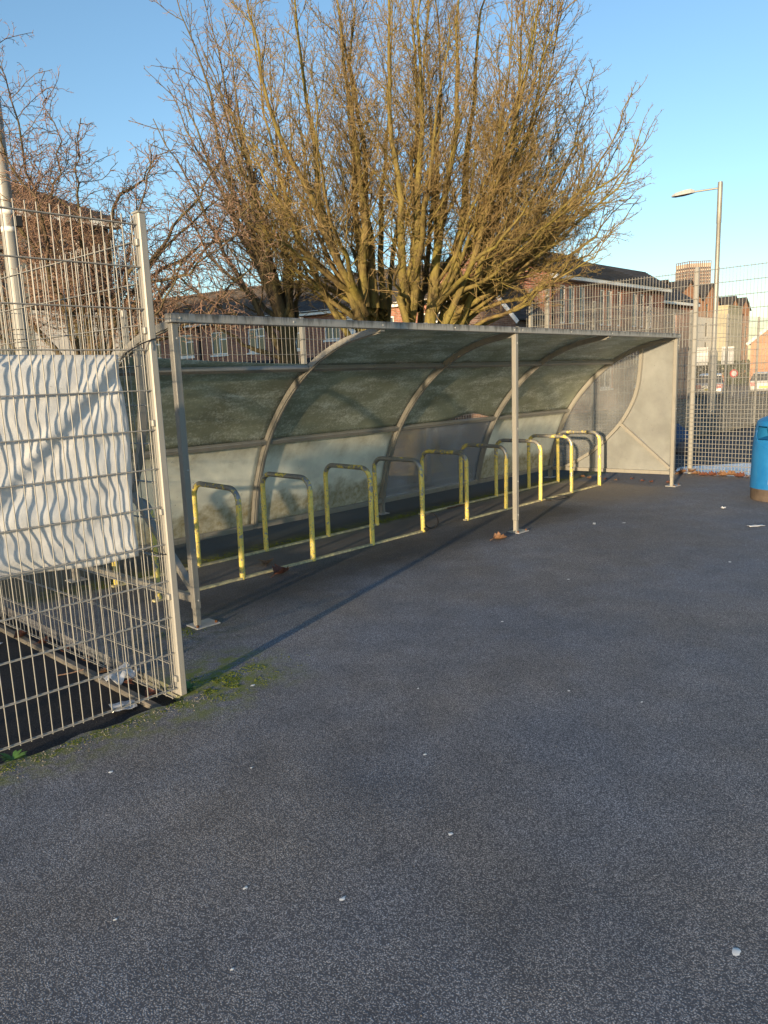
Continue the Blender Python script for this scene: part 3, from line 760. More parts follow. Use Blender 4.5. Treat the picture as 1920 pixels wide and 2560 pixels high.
m = MB(); m.tube([(-.97, .02, -.055), (-.90, -.02, -.05), (-.83, -.05, -.04)], .004, 5)
setp(m.build('twig', 'bark_cherry_twig'), 'thin orange twig lying across the kerb', 'twig')
def weed(label, loc, n, size, seed):
    rr = random.Random(seed); m = MB()
    for i in range(n):
        a = rr.uniform(0, 6.28); L = size*rr.uniform(.5, 1.1); el = rr.uniform(.3, 1.0); V = []
        for t, wd in ((0, .04), (.35, .16), (.7, .15), (1, .01)):
            r = L*t; z = L*(math.sin(el)*t-.35*t*t)+.004
            for sgn in (-1, 1): V.append((r*math.cos(a)-sgn*wd*L*math.sin(a), r*math.sin(a)+sgn*wd*L*math.cos(a), max(.002, z)))
        m.add(V, [(k*2, k*2+1, k*2+3, k*2+2) for k in range(3)], True)
    me = m.mesh('weed'); me.materials.append(M['weed']); o = bpy.data.objects.new('weed', me); COL.objects.link(o); o.location = loc
    return setp(o, label, 'weed')
weed('small leafy green weed sprouting at the corner fence post', (-.625, -.93, 0), 34, .055, 1)
weed('low star shaped weed under the bottom wire of the front fence', (-1.575, -.985, -.01), 18, .06, 2)
# moss cushions
m = MB(); rr = random.Random(5)
def cushion(x, y, r, z=0.0):
    n = 6; V = [(x, y, z+r*.55)]+[(x+r*rr.uniform(.7, 1.2)*math.cos(2*math.pi*j/n), y+r*rr.uniform(.7, 1.2)*math.sin(2*math.pi*j/n), z-.001) for j in range(n)]
    m.add(V, [(0, 1+j, 1+(j+1) % n) for j in range(n)], True)
for i in range(2600):
    x = rr.uniform(.0, 7.7); t = abs(rr.gauss(0, .085)); y = 1.545+.012*x/.8+t
    if mnoise.noise(Vector((x*1.7, 3.1, 0))) < -.12: continue
    cushion(x, y, rr.uniform(.004, .014))
for i in range(2600):
    x = -.62+abs(rr.gauss(0, .24)); y = -.99+rr.gauss(0, .085)
    if mnoise.noise(Vector((x*9, y*9, 2)))+.5*mnoise.noise(Vector((x*25, y*25, 5))) > .05+.5*max(0, x+.3): cushion(x, y, rr.uniform(.003, .008))
for i in range(1500):
    x = rr.uniform(-1.9, -.72); y = -1.02-abs(rr.gauss(0, .055))
    if mnoise.noise(Vector((x*5, y*9, 2)))+.5*mnoise.noise(Vector((x*25, y*25, 5))) > .08: cushion(x, y, rr.uniform(.0025, .007))
for i in range(250): cushion(-.10+rr.gauss(0, .07), -.03+rr.gauss(0, .05), rr.uniform(.003, .009))
setp(m.build('moss', 'moss'), 'low green moss cushions along the back rack rail and fence foot', 'moss', None, 'stuff')
# loose grit swept against rails, posts and edges
m = MB(); rr = random.Random(77)
def chip(x, y, r, z=0.0):
    a = rr.uniform(0, 6.28); V = [(x+r*rr.uniform(.6, 1.2)*math.cos(a+k*2.09), y+r*rr.uniform(.6, 1.2)*math.sin(a+k*2.09), z) for k in range(3)]+[(x+rr.uniform(-.3, .3)*r, y+rr.uniform(-.3, .3)*r, z+r*rr.uniform(.5, 1.0))]
    m.add(V, [(0, 1, 3), (1, 2, 3), (2, 0, 3)])
for i in range(900): chip(rr.uniform(0, 8), .86+.012*rr.uniform(0, 8)+abs(rr.gauss(0, .10)), rr.uniform(.002, .006))
for i in range(700): chip(rr.uniform(-2.2, -.6), -1.03-abs(rr.gauss(0, .06)), rr.uniform(.002, .006))
for i in range(900): chip(rr.uniform(-2, 7), rr.uniform(-3.6, .6), rr.uniform(.0015, .0035))
for i in range(400): chip(9.0+rr.gauss(0, .10), rr.uniform(-2, 1), rr.uniform(.003, .008))
setp(m.build('grit', 'kerb_concrete'), 'loose grit scattered over the yard and against the rails', 'grit', None, 'stuff')
# cable locks left at hoop feet
def lockloop(label, c, r, tilt, seed):
    rr = random.Random(seed); t = thing('cable_lock', label, 'bike lock', (c[0], c[1], 0))
    P = [(c[0]+r*math.cos(a)*1.0, c[1]+r*.7*math.sin(a), .012+tilt*(1+math.cos(a*1.0+2.4))*.5+.004*math.sin(3*a)) for a in np.linspace(0, 2*math.pi, 30)]
    MB().tube(P, .006, 7, False).build('cable', 'dark_plastic', t)
    MB().tube([(c[0]-r, c[1]-.03, .016+tilt*.1), (c[0]-r, c[1]+.045, .016+tilt*.1)], .014, 8).build('lock_body', 'dark_plastic', t)
lockloop('black cable lock standing in loops at a hoop foot', (3.45, .80, 0), .09, .20, 1)
lockloop('grey cable lock lying in a flat loop by a hoop foot', (6.0, .78, 0), .20, .01, 2)
m = MB(); m.tube([(4.60, 1.52, .012), (4.72, 1.50, .014), (4.86, 1.53, .012), (4.98, 1.51, .013)], .008, 5); setp(m.build('twig', 'dead_leaf_red'), 'short reddish stick lying by the back rail', 'twig')

# ------------------------------------------------------------------ trees
RH = np.array([math.cos(YAW), -math.sin(YAW), 0]); FH = np.array([math.sin(YAW), math.cos(YAW), 0]); UP = np.array([0, 0, 1.])
def tubes(P, R, sides):
    n, k, _ = P.shape; T = np.gradient(P, axis=1); T /= np.linalg.norm(T, axis=2, keepdims=True)+1e-9
    ref = np.where(np.abs(T[:, 0, 2:3]) < .8, UP[None], np.array([[1., 0, 0]])); N0 = np.cross(T[:, 0], ref); N0 /= np.linalg.norm(N0, axis=1, keepdims=True)
    N = N0[:, None]-T*np.sum(T*N0[:, None], axis=2, keepdims=True); N /= np.linalg.norm(N, axis=2, keepdims=True)+1e-9; B = np.cross(T, N)
    a = 2*np.pi*np.arange(sides)/sides
    V = P[:, :, None]+R[:, :, None, None]*(np.cos(a)[None, None, :, None]*N[:, :, None]+np.sin(a)[None, None, :, None]*B[:, :, None])
    idx = np.arange(n*k*sides).reshape(n, k, sides); j2 = np.roll(np.arange(sides), -1)
    F = np.stack([idx[:, :-1, :], idx[:, :-1, j2], idx[:, 1:, j2], idx[:, 1:, :]], -1).reshape(-1, 4)
    return V.reshape(-1, 3), F
def tree_mesh_obj(name, parts, mat, root, kind=None):
    Vs = []; Fs = []; off = 0
    for V, F in parts: Vs.append(V); Fs.append(F+off); off += len(V)
    V = np.concatenate(Vs)-np.array(rootloc(root)); me = mesh_arrays(name, V, np.concatenate(Fs)); me.materials.append(M[mat])
    me.polygons.foreach_set('use_smooth', np.ones(len(me.polygons), bool))
    o = bpy.data.objects.new(name, me); COL.objects.link(o); o.parent = root
    if kind: o['kind'] = kind
    return o
def grow(rng, P, R, spacing, t0, ang, lenf, k, trop, wig, rf, rmin, rtip, lmax, env=None):
    """children of the branches P (n,k,3): returns polylines and radii"""
    n, kk, _ = P.shape; L = np.linalg.norm(np.diff(P, axis=1), axis=2).sum(1)
    cnt = np.maximum(1, (L*(1-t0)/spacing+rng.random(n)).astype(int)); pid = np.repeat(np.arange(n), cnt); m = len(pid)
    start = np.concatenate([[0], np.cumsum(cnt)[:-1]]); loc = np.arange(m)-start[pid]
    t = t0+(1-t0)*(loc+rng.random(m)*.9)/cnt[pid]; t = np.clip(t, 0, .985)
    f = t*(kk-1); i = np.minimum(f.astype(int), kk-2); w_ = (f-i)[:, None]
    p0 = P[pid, i]*(1-w_)+P[pid, i+1]*w_; T = P[pid, i+1]-P[pid, i]; T /= np.linalg.norm(T, axis=1, keepdims=True)+1e-9
    rp = R[pid, i]*(1-w_[:, 0])+R[pid, i+1]*w_[:, 0]
    ref = np.where(np.abs(T[:, 2:3]) < .9, UP[None], np.array([[1., 0, 0]])); A = np.cross(T, ref); A /= np.linalg.norm(A, axis=1, keepdims=True); Bn = np.cross(T, A)
    az = loc*2.4+rng.random(m)*1.2+pid*1.7; an = np.radians(rng.uniform(ang[0], ang[1], m))
    d = np.cos(an)[:, None]*T+np.sin(an)[:, None]*(np.cos(az)[:, None]*A+np.sin(az)[:, None]*Bn)
    d[:, 2] += trop*.6; d /= np.linalg.norm(d, axis=1, keepdims=True)
    ln = np.minimum(lmax*rng.uniform(.6, 1.1, m), lenf*L[pid]*(1.05-t*.8)*rng.uniform(.55, 1.15, m))
    ln = np.maximum(ln, .05); out = np.zeros((m, k, 3)); out[:, 0] = p0; q = p0.copy(); st = (ln/(k-1))[:, None]
    for s in range(1, k):
        d = d+rng.normal(0, wig, (m, 3)); d[:, 2] += trop; d /= np.linalg.norm(d, axis=1, keepdims=True); q = q+d*st; out[:, s] = q
    r0 = np.clip(rp*rf, rmin, None); r0 = np.minimum(r0, rp*.85+.0005); u = np.linspace(0, 1, k)[None]
    return out, r0[:, None]*(1-u)+np.minimum(rtip, r0)[:, None]*u if not np.isscalar(rtip) else (r0[:, None]*(1-u)+np.minimum(rtip, r0*.8)[:, None]*u)
def bez(p0, p1, p2, k, rng, wig):
    t = np.linspace(0, 1, k)[:, None]; P = (1-t)**2*p0+2*t*(1-t)*p1+t*t*p2
    nz = np.cumsum(rng.normal(0, wig, (k, 3)), axis=0); nz -= nz[0]; return P+nz*np.minimum(1, t*3)
def make_tree(label, base, limbs, mats, par, seed, trunk_prof):
    rng = np.random.default_rng(seed); root = thing('bare_tree', label, 'tree', tuple(base))
    bark, twig = mats; b = np.array(base, float)
    k0 = 16; P0 = []; R0 = []
    for (p0, p1, p2, r0, r1) in limbs:
        f = lambda q: b+RH*q[0]+FH*q[1]+UP*q[2]
        P0.append(bez(f(p0), f(p1), f(p2), k0, rng, par['lw'])); u = np.linspace(0, 1, k0); R0.append(r0*(1-u)**1.4+r1)
    P0 = np.array(P0); R0 = np.array(R0)
    if trunk_prof:
        pts = np.array([b+RH*q[0]+FH*q[1]+UP*q[2] for q, r in trunk_prof]); rr_ = np.array([r for q, r in trunk_prof])
        tree_mesh_obj('trunk', [tubes(catmull(pts, 5)[None], np.interp(np.linspace(0, 1, (len(pts)-1)*5+1), np.linspace(0, 1, len(pts)), rr_)[None], 14)], bark, root)
    for i in range(len(P0)): tree_mesh_obj('limb', [tubes(P0[i:i+1], R0[i:i+1], 9)], bark, root)
    a, ar = grow(rng, P0, R0, *par['a']); c, cr = grow(rng, a, ar, *par['b']); e, er = grow(rng, c, cr, *par['c'])
    a2, a2r = grow(rng, P0, R0, *par['a2'])
    def cut(P, R_, z): k_ = P[:, :, 2].min(1) > z; return P[k_], R_[k_]
    a, ar = cut(a, ar, par['zmin']); c, cr = cut(c, cr, par['zmin']); e, er = cut(e, er, par['zmin']); a2, a2r = cut(a2, a2r, par['zmin']-.3)
    tree_mesh_obj('branches', [tubes(a, ar, 5)], bark, root, 'stuff')
    tree_mesh_obj('twigs', [tubes(c, cr, 3), tubes(e, er, 3), tubes(a2, a2r, 3)], twig, root, 'stuff')
    return root
# grow() parameters: spacing, t0, ang, lenf, k, trop, wig, rf, rmin, rtip, lmax
rng0 = np.random.default_rng(3); limbs = []
TR = [(-.72, -.15, .17), (-.52, .15, .16), (-.35, .45, .12), (.30, .25, .13), (.55, -.20, .17), (.95, .05, .19), (.10, -.1, .11)]   # stems: lateral, depth, radius
def stem_at(k, z):
    a, b_, r = TR[k]; f = min(1, max(0, z)/3.2); return (a*(.35+.65*f), b_*(.5+.5*f), z)
def add_limb(th, az, scale, r0, low):
    R = np.interp(math.degrees(th), [0, 25, 38, 55, 72, 80], [8.9, 7.6, 6.6, 5.7, 4.8, 4.4])*scale
    ca, sa = math.cos(az), math.sin(az); hs = float(np.interp(math.degrees(th), [0, 35, 55, 76], [1.0, 1.0, .86, .78])); hs = hs if ca > 0 else hs*(1-.20*min(1, -ca*1.2)); tip = np.array((.1+R*math.sin(th)*ca*hs, R*math.sin(th)*sa*.8, 2.35+(R-.6)*math.cos(th)*.95))
    k = int(np.argmin([(t[0]-tip[0]*.35)**2+(t[1]-tip[1]*.35)**2+rng0.random()*.35 for t in TR]))
    z0 = rng0.uniform(2.3, 3.3) if low else rng0.uniform(1.6, 2.9)
    p0 = np.array(stem_at(k, z0)); d = tip-p0; L = np.linalg.norm(d); out = np.array([ca, sa, -.15])*(.10+.14*math.sin(th))*L
    limbs.append((tuple(p0), tuple(p0+d*.48+out), tuple(tip), r0, .007))
NL = 30
for i in range(NL):
    q = i/(NL-1); th = math.radians(3+66*q**.95)
    add_limb(th, i*2.39996+.3, rng0.uniform(.88, 1.03), np.interp(q, [0, .35, .7, 1], [.085, .066, .046, .036])*rng0.uniform(.85, 1.15), q > .4)
for i in range(18):
    sg = 0 if i % 5 < 3 else math.pi; th = math.radians(24+41*((i*.618) % 1)); dz = ((i*.377) % 1-.5)*1.7
    add_limb(th, sg+dz, rng0.uniform(.82, 1.02)*(1 if sg == 0 else .86), rng0.uniform(.03, .05), True)
for i in range(16):
    th = math.radians(20+42*((i*.618+.2) % 1)); add_limb(th, ((i*.377+.1) % 1-.5)*1.9, rng0.uniform(.86, 1.0), rng0.uniform(.028, .042), True)
for k, t_ in enumerate(TR):
    limbs.append((stem_at(k, 0.1), stem_at(k, 1.6), stem_at(k, 3.1), t_[2]*.9, t_[2]*.55))
    limbs.append((stem_at(k, 3.0), (t_[0]*1.15+.05, t_[1]*1.2, 5.2), (t_[0]*1.7+rng0.uniform(-.4, .4), t_[1]*2+rng0.uniform(-.4, .4), 9.2+rng0.random()), t_[2]*.56, .007))
par_main = dict(zmin=2.75, lw=.042,
    a=(.20, .20, (20, 50), .38, 12, .034, .09, .28, .0070, .0034, 2.2),
    b=(.11, .10, (24, 54), .50, 8, .028, .13, .45, .0046, .0030, 1.2),
    c=(.070, .08, (28, 62), .52, 5, .022, .18, .6, .0034, .0026, .48),
    a2=(.20, .08, (40, 95), .12, 9, .03, .18, .14, .0050, .0032, .8))
make_tree('large many stemmed bare tree with mossy yellow bark behind the shelter', (7.67, 5.02, -.06), limbs, ('bark_olive', 'bark_olive_twig'), par_main, 21,
          [((0, 0, -.05), .75), ((0, 0, .25), .58), ((.02, 0, .6), .50), ((.02, 0, .95), .30)])

# middle tree, leaning left
limbs = []; rng1 = np.random.default_rng(9)
spec = [(-1.75, -.3, 8.5), (-1.25, .4, 8.7), (-2.2, .2, 7.4), (-.7, -.5, 8.3), (-2.5, -.6, 6.3), (-.2, .5, 7.7), (-1.6, 1.4, 7.0), (-1.2, -1.5, 6.9), (-2.7, .8, 5.3), (.4, -.6, 6.8), (.9, .4, 6.0), (-2.5, -1.2, 4.6), (-2.6, 0.2, 4.0), (.2, 1.5, 6.2), (0.1, -1.6, 5.7), (-1.0, 0.1, 7.9), (-1.9, .9, 7.9)]
for i, (a_, b_, z_) in enumerate(spec):
    z0 = 2.0+.9*rng1.random(); up = z_ > 6
    p1 = (a_*.45+(.10 if up else .15*np.sign(a_)), b_*.45, z0+(z_-z0)*(.42 if up else .30))
    limbs.append(((rng1.uniform(-.06, .06)-.03, rng1.uniform(-.06, .06), z0), p1, (a_, b_, z_), .085 if up else .055, .008))
par_mid = dict(zmin=2.75, lw=.04,
    a=(.20, .24, (25, 55), .40, 11, .035, .10, .34, .009, .0045, 2.2),
    b=(.12, .10, (28, 60), .48, 8, .025, .14, .45, .0056, .0038, 1.0),
    c=(.09, .10, (30, 65), .5, 5, .02, .18, .6, .0042, .0030, .42),
    a2=(.16, .12, (35, 80), .12, 8, .03, .18, .14, .0050, .0034, .7))
make_tree('bare brown tree leaning over the low mesh fence beside the mossy one', (6.77, 7.22, -.06), limbs, ('bark_brown', 'bark_brown_twig'), par_mid, 22,
          [((0, 0, -.05), .36), ((0, 0, .3), .27), ((0, 0, 1.2), .235), ((-.02, 0, 1.9), .21), ((-.05, 0, 2.95), .12)])

# left tree: spreading, crooked
limbs = []; rng2 = np.random.default_rng(12)
spec = [((.05, 0, 1.6), (.25, .1, 4.3), (1.55, .2, 4.95), .10), ((.05, 0, 1.7), (.8, -.3, 3.6), (1.05, -.5, 5.0), .075), ((-.05, 0, 1.8), (-.6, .2, 4.4), (-1.2, .1, 6.6), .075), ((-.05, 0, 1.7), (-.8, -.3, 4.1), (-1.7, -.5, 5.6), .075),
        ((-.05, .05, 1.5), (-1.2, .3, 3.6), (-2.3, .5, 4.9), .08), ((.05, -.05, 1.4), (1.3, -.4, 2.6), (2.75, -.5, 3.55), .085), ((.05, .05, 1.6), (1.3, .7, 3.4), (2.1, 1.0, 4.6), .075), ((0, .1, 1.7), (.2, 1.2, 3.8), (.5, 1.8, 4.8), .075),
        ((0, -.1, 1.6), (-.2, -1.1, 3.7), (-.1, -1.6, 4.7), .07), ((-.1, 0, 1.4), (-1.3, -.6, 2.8), (-2.4, -1.0, 3.5), .065), ((.1, 0, 1.5), (.9, -.9, 3.0), (1.6, -1.3, 4.0), .06), ((0, .1, 1.6), (-1.0, 1.1, 3.6), (-1.7, 1.8, 5.0), .065),
        ((0, 0, 2.2), (.3, -.4, 3.8), (.35, -.6, 4.9), .06), ((0, 0, 2.2), (-.35, .3, 4.2), (-.45, .4, 5.5), .06), ((0, 0, 1.9), (1.0, .1, 4.2), (1.9, .0, 4.2), .06), ((.6, 0, 3.0), (1.5, .6, 4.2), (2.7, .9, 4.3), .045), ((.5, -.1, 2.6), (1.4, -.9, 3.4), (2.5, -1.2, 4.1), .04), ((.9, .0, 3.4), (1.8, .2, 4.4), (2.4, .2, 5.1), .035)]
limbs = [(p, q, r, a_*.58, .006) for p, q, r, a_ in spec]
par_ch = dict(zmin=2.25, lw=.055,
    a=(.12, .18, (30, 78), .42, 11, .010, .19, .22, .0058, .0036, 1.8),
    b=(.085, .08, (35, 75), .55, 9, .004, .24, .5, .0044, .0032, 1.0),
    c=(.085, .10, (35, 75), .55, 6, .0, .26, .7, .0034, .0026, .45),
    a2=(.12, .10, (40, 85), .14, 9, .02, .24, .14, .0046, .0032, .8))
make_tree('crooked bare reddish tree spreading over the grey cabin', (2.22, 5.96, -.06), limbs, ('bark_cherry', 'bark_cherry_twig'), par_ch, 23,
          [((.1, 0, -.05), .26), ((.08, 0, .3), .20), ((.03, 0, 1.0), .17), ((0, 0, 1.7), .15), ((0, 0, 2.3), .10)])

# ------------------------------------------------------------------ buildings
def frame_axes(o, ang):
    u = np.array([math.cos(ang), math.sin(ang), 0]); v = np.array([-math.sin(ang), math.cos(ang), 0]); o = np.array(o, float)
    return lambda a, b, z: o+u*a+v*b+np.array([0, 0, z])
def wall(W, a0, a1, z0, z1, ops, mat, root, name='wall', b=0.0, rev=.12):
    """facade in the plane b (outside is towards -b) with real openings ops = (a0,a1,z0,z1)"""
    xs = sorted(set([a0, a1]+[v for o in ops for v in o[:2]])); zs_ = sorted(set([z0, z1]+[v for o in ops for v in o[2:4]])); m = MB()
    for i in range(len(xs)-1):
        for j in range(len(zs_)-1):
            cx = (xs[i]+xs[i+1])/2; cz = (zs_[j]+zs_[j+1])/2
            if any(o[0] < cx < o[1] and o[2] < cz < o[3] for o in ops): continue
            m.add([W(xs[i], b, zs_[j]), W(xs[i+1], b, zs_[j]), W(xs[i+1], b, zs_[j+1]), W(xs[i], b, zs_[j+1])], [(0, 1, 2, 3)])
    for (p, q, r, s) in [o[:4] for o in ops]:
        for A, B in (((p, r), (q, r)), ((q, r), (q, s)), ((q, s), (p, s)), ((p, s), (p, r))):
            m.add([W(A[0], b, A[1]), W(B[0], b, B[1]), W(B[0], b+rev, B[1]), W(A[0], b+rev, A[1])], [(0, 1, 2, 3)])
    return m.build(name, mat, root, uv=True)
def window(W, a0, a1, z0, z1, root, b=0.0, mull=2, fmat='white_paint', pane='window_glass', fw=.07, transom=True, sill=True):
    m = MB(); bb = b+.06
    def bx(p, q, r, s, dep=.05): 
        c = [W(p, bb, r), W(q, bb, r), W(q, bb, s), W(p, bb, s), W(p, bb+dep, r), W(q, bb+dep, r), W(q, bb+dep, s), W(p, bb+dep, s)]
        m.add(c, [(0, 1, 2, 3), (7, 6, 5, 4), (0, 4, 5, 1), (1, 5, 6, 2), (2, 6, 7, 3), (3, 7, 4, 0)])
    bx(a0, a1, z0, z0+fw); bx(a0, a1, z1-fw, z1); bx(a0, a0+fw, z0+fw, z1-fw); bx(a1-fw, a1, z0+fw, z1-fw)
    for i in range(1, mull): c = a0+(a1-a0)*i/mull; bx(c-fw/2, c+fw/2, z0+fw, z1-fw)
    if transom: c = a0+(a1-a0)*.5; zt = z0+(z1-z0)*.66; bx(c+fw/2, a1-fw, zt-fw/2, zt+fw/2)
    wn = m.build('window', fmat, root)
    p = MB().add([W(a0+.02, bb+.035, z0+.02), W(a1-.02, bb+.035, z0+.02), W(a1-.02, bb+.035, z1-.02), W(a0+.02, bb+.035, z1-.02)], [(0, 1, 2, 3)]); p.build('pane', pane, wn)
    if sill:
        s = MB(); q = [W(a0-.06, b-.05, z0-.09), W(a1+.06, b-.05, z0-.09), W(a1+.06, b-.05, z0-.005), W(a0-.06, b-.05, z0-.005), W(a0-.06, b+.08, z0-.09), W(a1+.06, b+.08, z0-.09), W(a1+.06, b+.08, z0-.005), W(a0-.06, b+.08, z0-.005)]
        s.add(q, [(0, 1, 2, 3), (0, 4, 5, 1), (1, 5, 6, 2), (2, 6, 7, 3), (3, 7, 4, 0)]); s.build('sill', fmat, wn)
    return wn
def roof(W, a0, a1, b0, z0, b1, z1, courses, mat, root, name='roof', hip0=0.0, hip1=0.0):
    """stepped tile courses rising from the eave (b0,z0) to the ridge (b1,z1)"""
    m = MB(); t = .05
    for i in range(courses):
        f0, f1 = i/courses, (i+1)/courses+.01
        ba, bb_ = b0+(b1-b0)*f0, b0+(b1-b0)*f1; za, zb_ = z0+(z1-z0)*f0, z0+(z1-z0)*f1
        l0, r0 = a0+hip0*f0, a1-hip1*f0; l1, r1 = a0+hip0*f1, a1-hip1*f1
        m.add([W(l0, ba, za), W(r0, ba, za), W(r1, bb_, zb_), W(l1, bb_, zb_), W(l0, ba, za+t), W(r0, ba, za+t), W(r1, bb_, zb_+.012), W(l1, bb_, zb_+.012)],
              [(3, 2, 1, 0), (4, 5, 6, 7), (0, 1, 5, 4), (1, 2, 6, 5), (2, 3, 7, 6), (3, 0, 4, 7)])
    return m.build(name, mat, root)
def pbox(W, a0, a1, b0, b1, z0, z1, name, mat, root, uv=False):
    m = MB(); m.add([W(a0, b0, z0), W(a1, b0, z0), W(a1, b1, z0), W(a0, b1, z0), W(a0, b0, z1), W(a1, b0, z1), W(a1, b1, z1), W(a0, b1, z1)],
        [(0, 3, 2, 1), (4, 5, 6, 7), (0, 1, 5, 4), (1, 2, 6, 5), (2, 3, 7, 6), (3, 0, 4, 7)])
    return m.build(name, mat, root, uv=uv)
def gable(W, a, b0, b1, z0, ze, zr, mat, root, thick=.2, name='gable_wall'):
    m = MB(); bm_ = (b0+b1)/2; P = [(b0, z0), (b1, z0), (b1, ze), (bm_, zr), (b0, ze)]
    m.add([W(a, q, z) for q, z in P]+[W(a+thick, q, z) for q, z in P], [(4, 3, 2, 1, 0), (5, 6, 7, 8, 9)]+[(i, (i+1) % 5, (i+1) % 5+5, i+5) for i in range(5)])
    return m.build(name, mat, root, uv=True)

# terraced brick houses (facade towards -x), separate houses along the row
ang = math.atan2(20.612-32.613, 22.274-19.881)                # along the facade, going towards -y
rowdir = np.array([math.cos(ang), math.sin(ang)]); start = np.array([19.881, 32.613])-rowdir*9.0
house_labels = ['terraced brick house with two white windows above a dark lean-to, nearest the cabin', 'terraced brick house with a black drainpipe beside its white windows', 'terraced brick house with a lean-to roof seen past the leaning tree', 'terraced brick house with small white upper window beside the mossy tree', 'end terraced brick house hidden behind the mossy tree trunks']
HW = 5.2
for h in range(5):
    o = start+rowdir*h*HW; rt = thing('terraced_house', house_labels[h], 'house', (o[0], o[1], -.3), 'terraced brick houses behind the trees')
    Wf = frame_axes((o[0], o[1], -.3), ang)
    # facade frame: v axis must point away from the viewer
    u = np.array([rowdir[0], rowdir[1], 0]); v = np.array([-rowdir[1], rowdir[0], 0]); O = np.array([o[0], o[1], -.3])
    W_ = (lambda O, u, v: (lambda a, b, z: O+u*a+v*b+np.array([0, 0, z])))(O, u, v)
    ops = [(.55, 1.75, 3.55, 4.75), (3.2, 4.4, 3.55, 4.75), (.6, 1.9, 1.0, 2.3), (3.3, 4.2, .1, 2.15)]
    if h == 3: ops[1] = (3.0, 3.9, 3.9, 4.8)
    wall(W_, 0, HW-.004, 0, 5.35, ops, 'brick_red', rt)
    for o_ in ops[:3]: window(W_, *o_, rt)
    m = MB(); dr = pbox(W_, ops[3][0]+.03, ops[3][1]-.03, .07, .11, .1, 2.12, 'door', 'white_paint', rt)
    pbox(W_, .0, HW-.004, -.32, -.02, 5.10, 5.30, 'eaves_board', 'white_paint', rt)
    m = MB().tube([W_(HW-.25, -.12, 5.1), W_(HW-.25, -.07, 4.8), W_(HW-.25, -.07, .0)], .05, 8); m.build('drainpipe', 'dark_plastic', rt)
    roof(W_, 0, HW-.004, -.35, 5.22, 4.0, 7.35, 22, 'roof_tile_brown' if h < 3 else 'roof_tile', rt)
    roof(W_, 0, HW-.004, 8.35, 5.22, 4.0, 7.35, 12, 'roof_tile', rt)
    pbox(W_, 0, HW-.004, .14, 8.0, 0, 5.2, 'inner_shell', 'brick_red', rt, True)
    pbox(W_, 0, HW-.004, 3.9, 4.1, 7.36, 7.46, 'ridge', 'roof_tile', rt)
    if h in (0, 2, 3):                                         # lean-to
        pbox(W_, 1.95, HW-.3, -1.8, -.02, 0, 2.2, 'lean_to', 'brick_red' if h != 2 else 'white_render', rt, True)
        roof(W_, 1.8, HW-.2, -1.95, 2.25, -.03, 3.1, 7, 'roof_tile', rt, 'lean_to_roof')
    if h == 3: pbox(W_, 4.35, HW-.3, -.06, .05, 2.6, 5.0, 'white_panel', 'white_paint', rt)
    if h == 4:
        gable(W_, HW-.003, 0, 8.0, 0, 5.3, 7.3, 'brick_red', rt)

# brick house with wide gable and long eaves (C) plus the small gabled outhouse in front (B)
C0 = (23.62, 11.84); rt = thing('brick_house', 'big red brick house with sunlit gable and slate roof beyond the court fence', 'house', (C0[0], C0[1], -.3))
Wc = frame_axes((C0[0], C0[1], 0), 0.0)
CL = 10.1; ops = [(.65, 1.15, 3.6, 5.1), (1.35, 1.85, 3.6, 5.1), (2.2, 2.65, 3.6, 5.1), (3.85, 4.35, 3.6, 5.1), (4.5, 5.0, 3.6, 5.1), (5.4, 5.85, 3.6, 5.1), (6.9, 7.4, 3.6, 5.1), (7.6, 8.1, 3.6, 5.1), (8.5, 8.95, 3.6, 5.1)]
low = [(.8, 1.9, .9, 2.2), (4.0, 5.1, .9, 2.2), (7.2, 8.3, .9, 2.2)]
wall(Wc, 0, CL, -.3, 5.4, ops+low, 'brick_red', rt)
for o_ in ops: window(Wc, *o_, rt, mull=1, transom=False, pane='window_glass', fw=.06, sill=False)
for o_ in low: window(Wc, *o_, rt)
gable(Wc, -.001, 0, 7.0, -.3, 5.4, 7.0, 'brick_red', rt, .25)
pbox(Wc, .26, CL, .16, 7.0, -.3, 5.3, 'inner_shell', 'brick_red', rt, True)
pbox(Wc, -.12, CL+.15, -.34, -.02, 5.27, 5.44, 'eaves_board', 'white_paint', rt)
roof(Wc, -.15, CL+.2, -.38, 5.42, 3.5, 7.12, 20, 'roof_tile', rt, hip1=2.6)
roof(Wc, -.15, CL+.2, 7.38, 5.42, 3.5, 7.12, 12, 'roof_tile', rt, hip1=2.6)
pbox(Wc, -.15, CL-2.4, 3.4, 3.6, 7.13, 7.23, 'ridge', 'roof_tile', rt)
m = MB(); m.add([Wc(CL+.2, -.38, 5.42), Wc(CL+.2, 7.38, 5.42), Wc(CL-2.4, 3.5, 7.12)], [(0, 1, 2)]); m.build('hip', 'roof_tile', rt)
m = MB().tube([Wc(8.6, 3.5, 7.2), Wc(8.6, 3.5, 8.2)], .02, 6); m.tube([Wc(8.3, 3.5, 8.1), Wc(9.0, 3.5, 8.15)], .015, 5); 
for i in range(5): m.tube([Wc(8.35+i*.14, 3.35, 8.11), Wc(8.35+i*.14, 3.65, 8.11)], .01, 4)
m.build('aerial', 'galvanised', rt)
rt = thing('brick_outhouse', 'small brick outhouse with white sloping bargeboard behind the mossy tree', 'outhouse', (21.5, 14.5, -.3))
Wb = frame_axes((21.5, 12.05, 0), 0.0)
gable(Wb, 0, 0, 3.0, -.3, 3.80, 5.45, 'brick_brown', rt)
pbox(Wb, .21, 2.0, .05, 2.95, -.3, 3.7, 'inner_shell', 'brick_brown', rt, True)
roof(Wb, -.18, 2.05, -.2, 3.66, 1.5, 5.55, 12, 'roof_tile', rt); roof(Wb, -.18, 2.05, 3.2, 3.66, 1.5, 5.55, 12, 'roof_tile', rt)
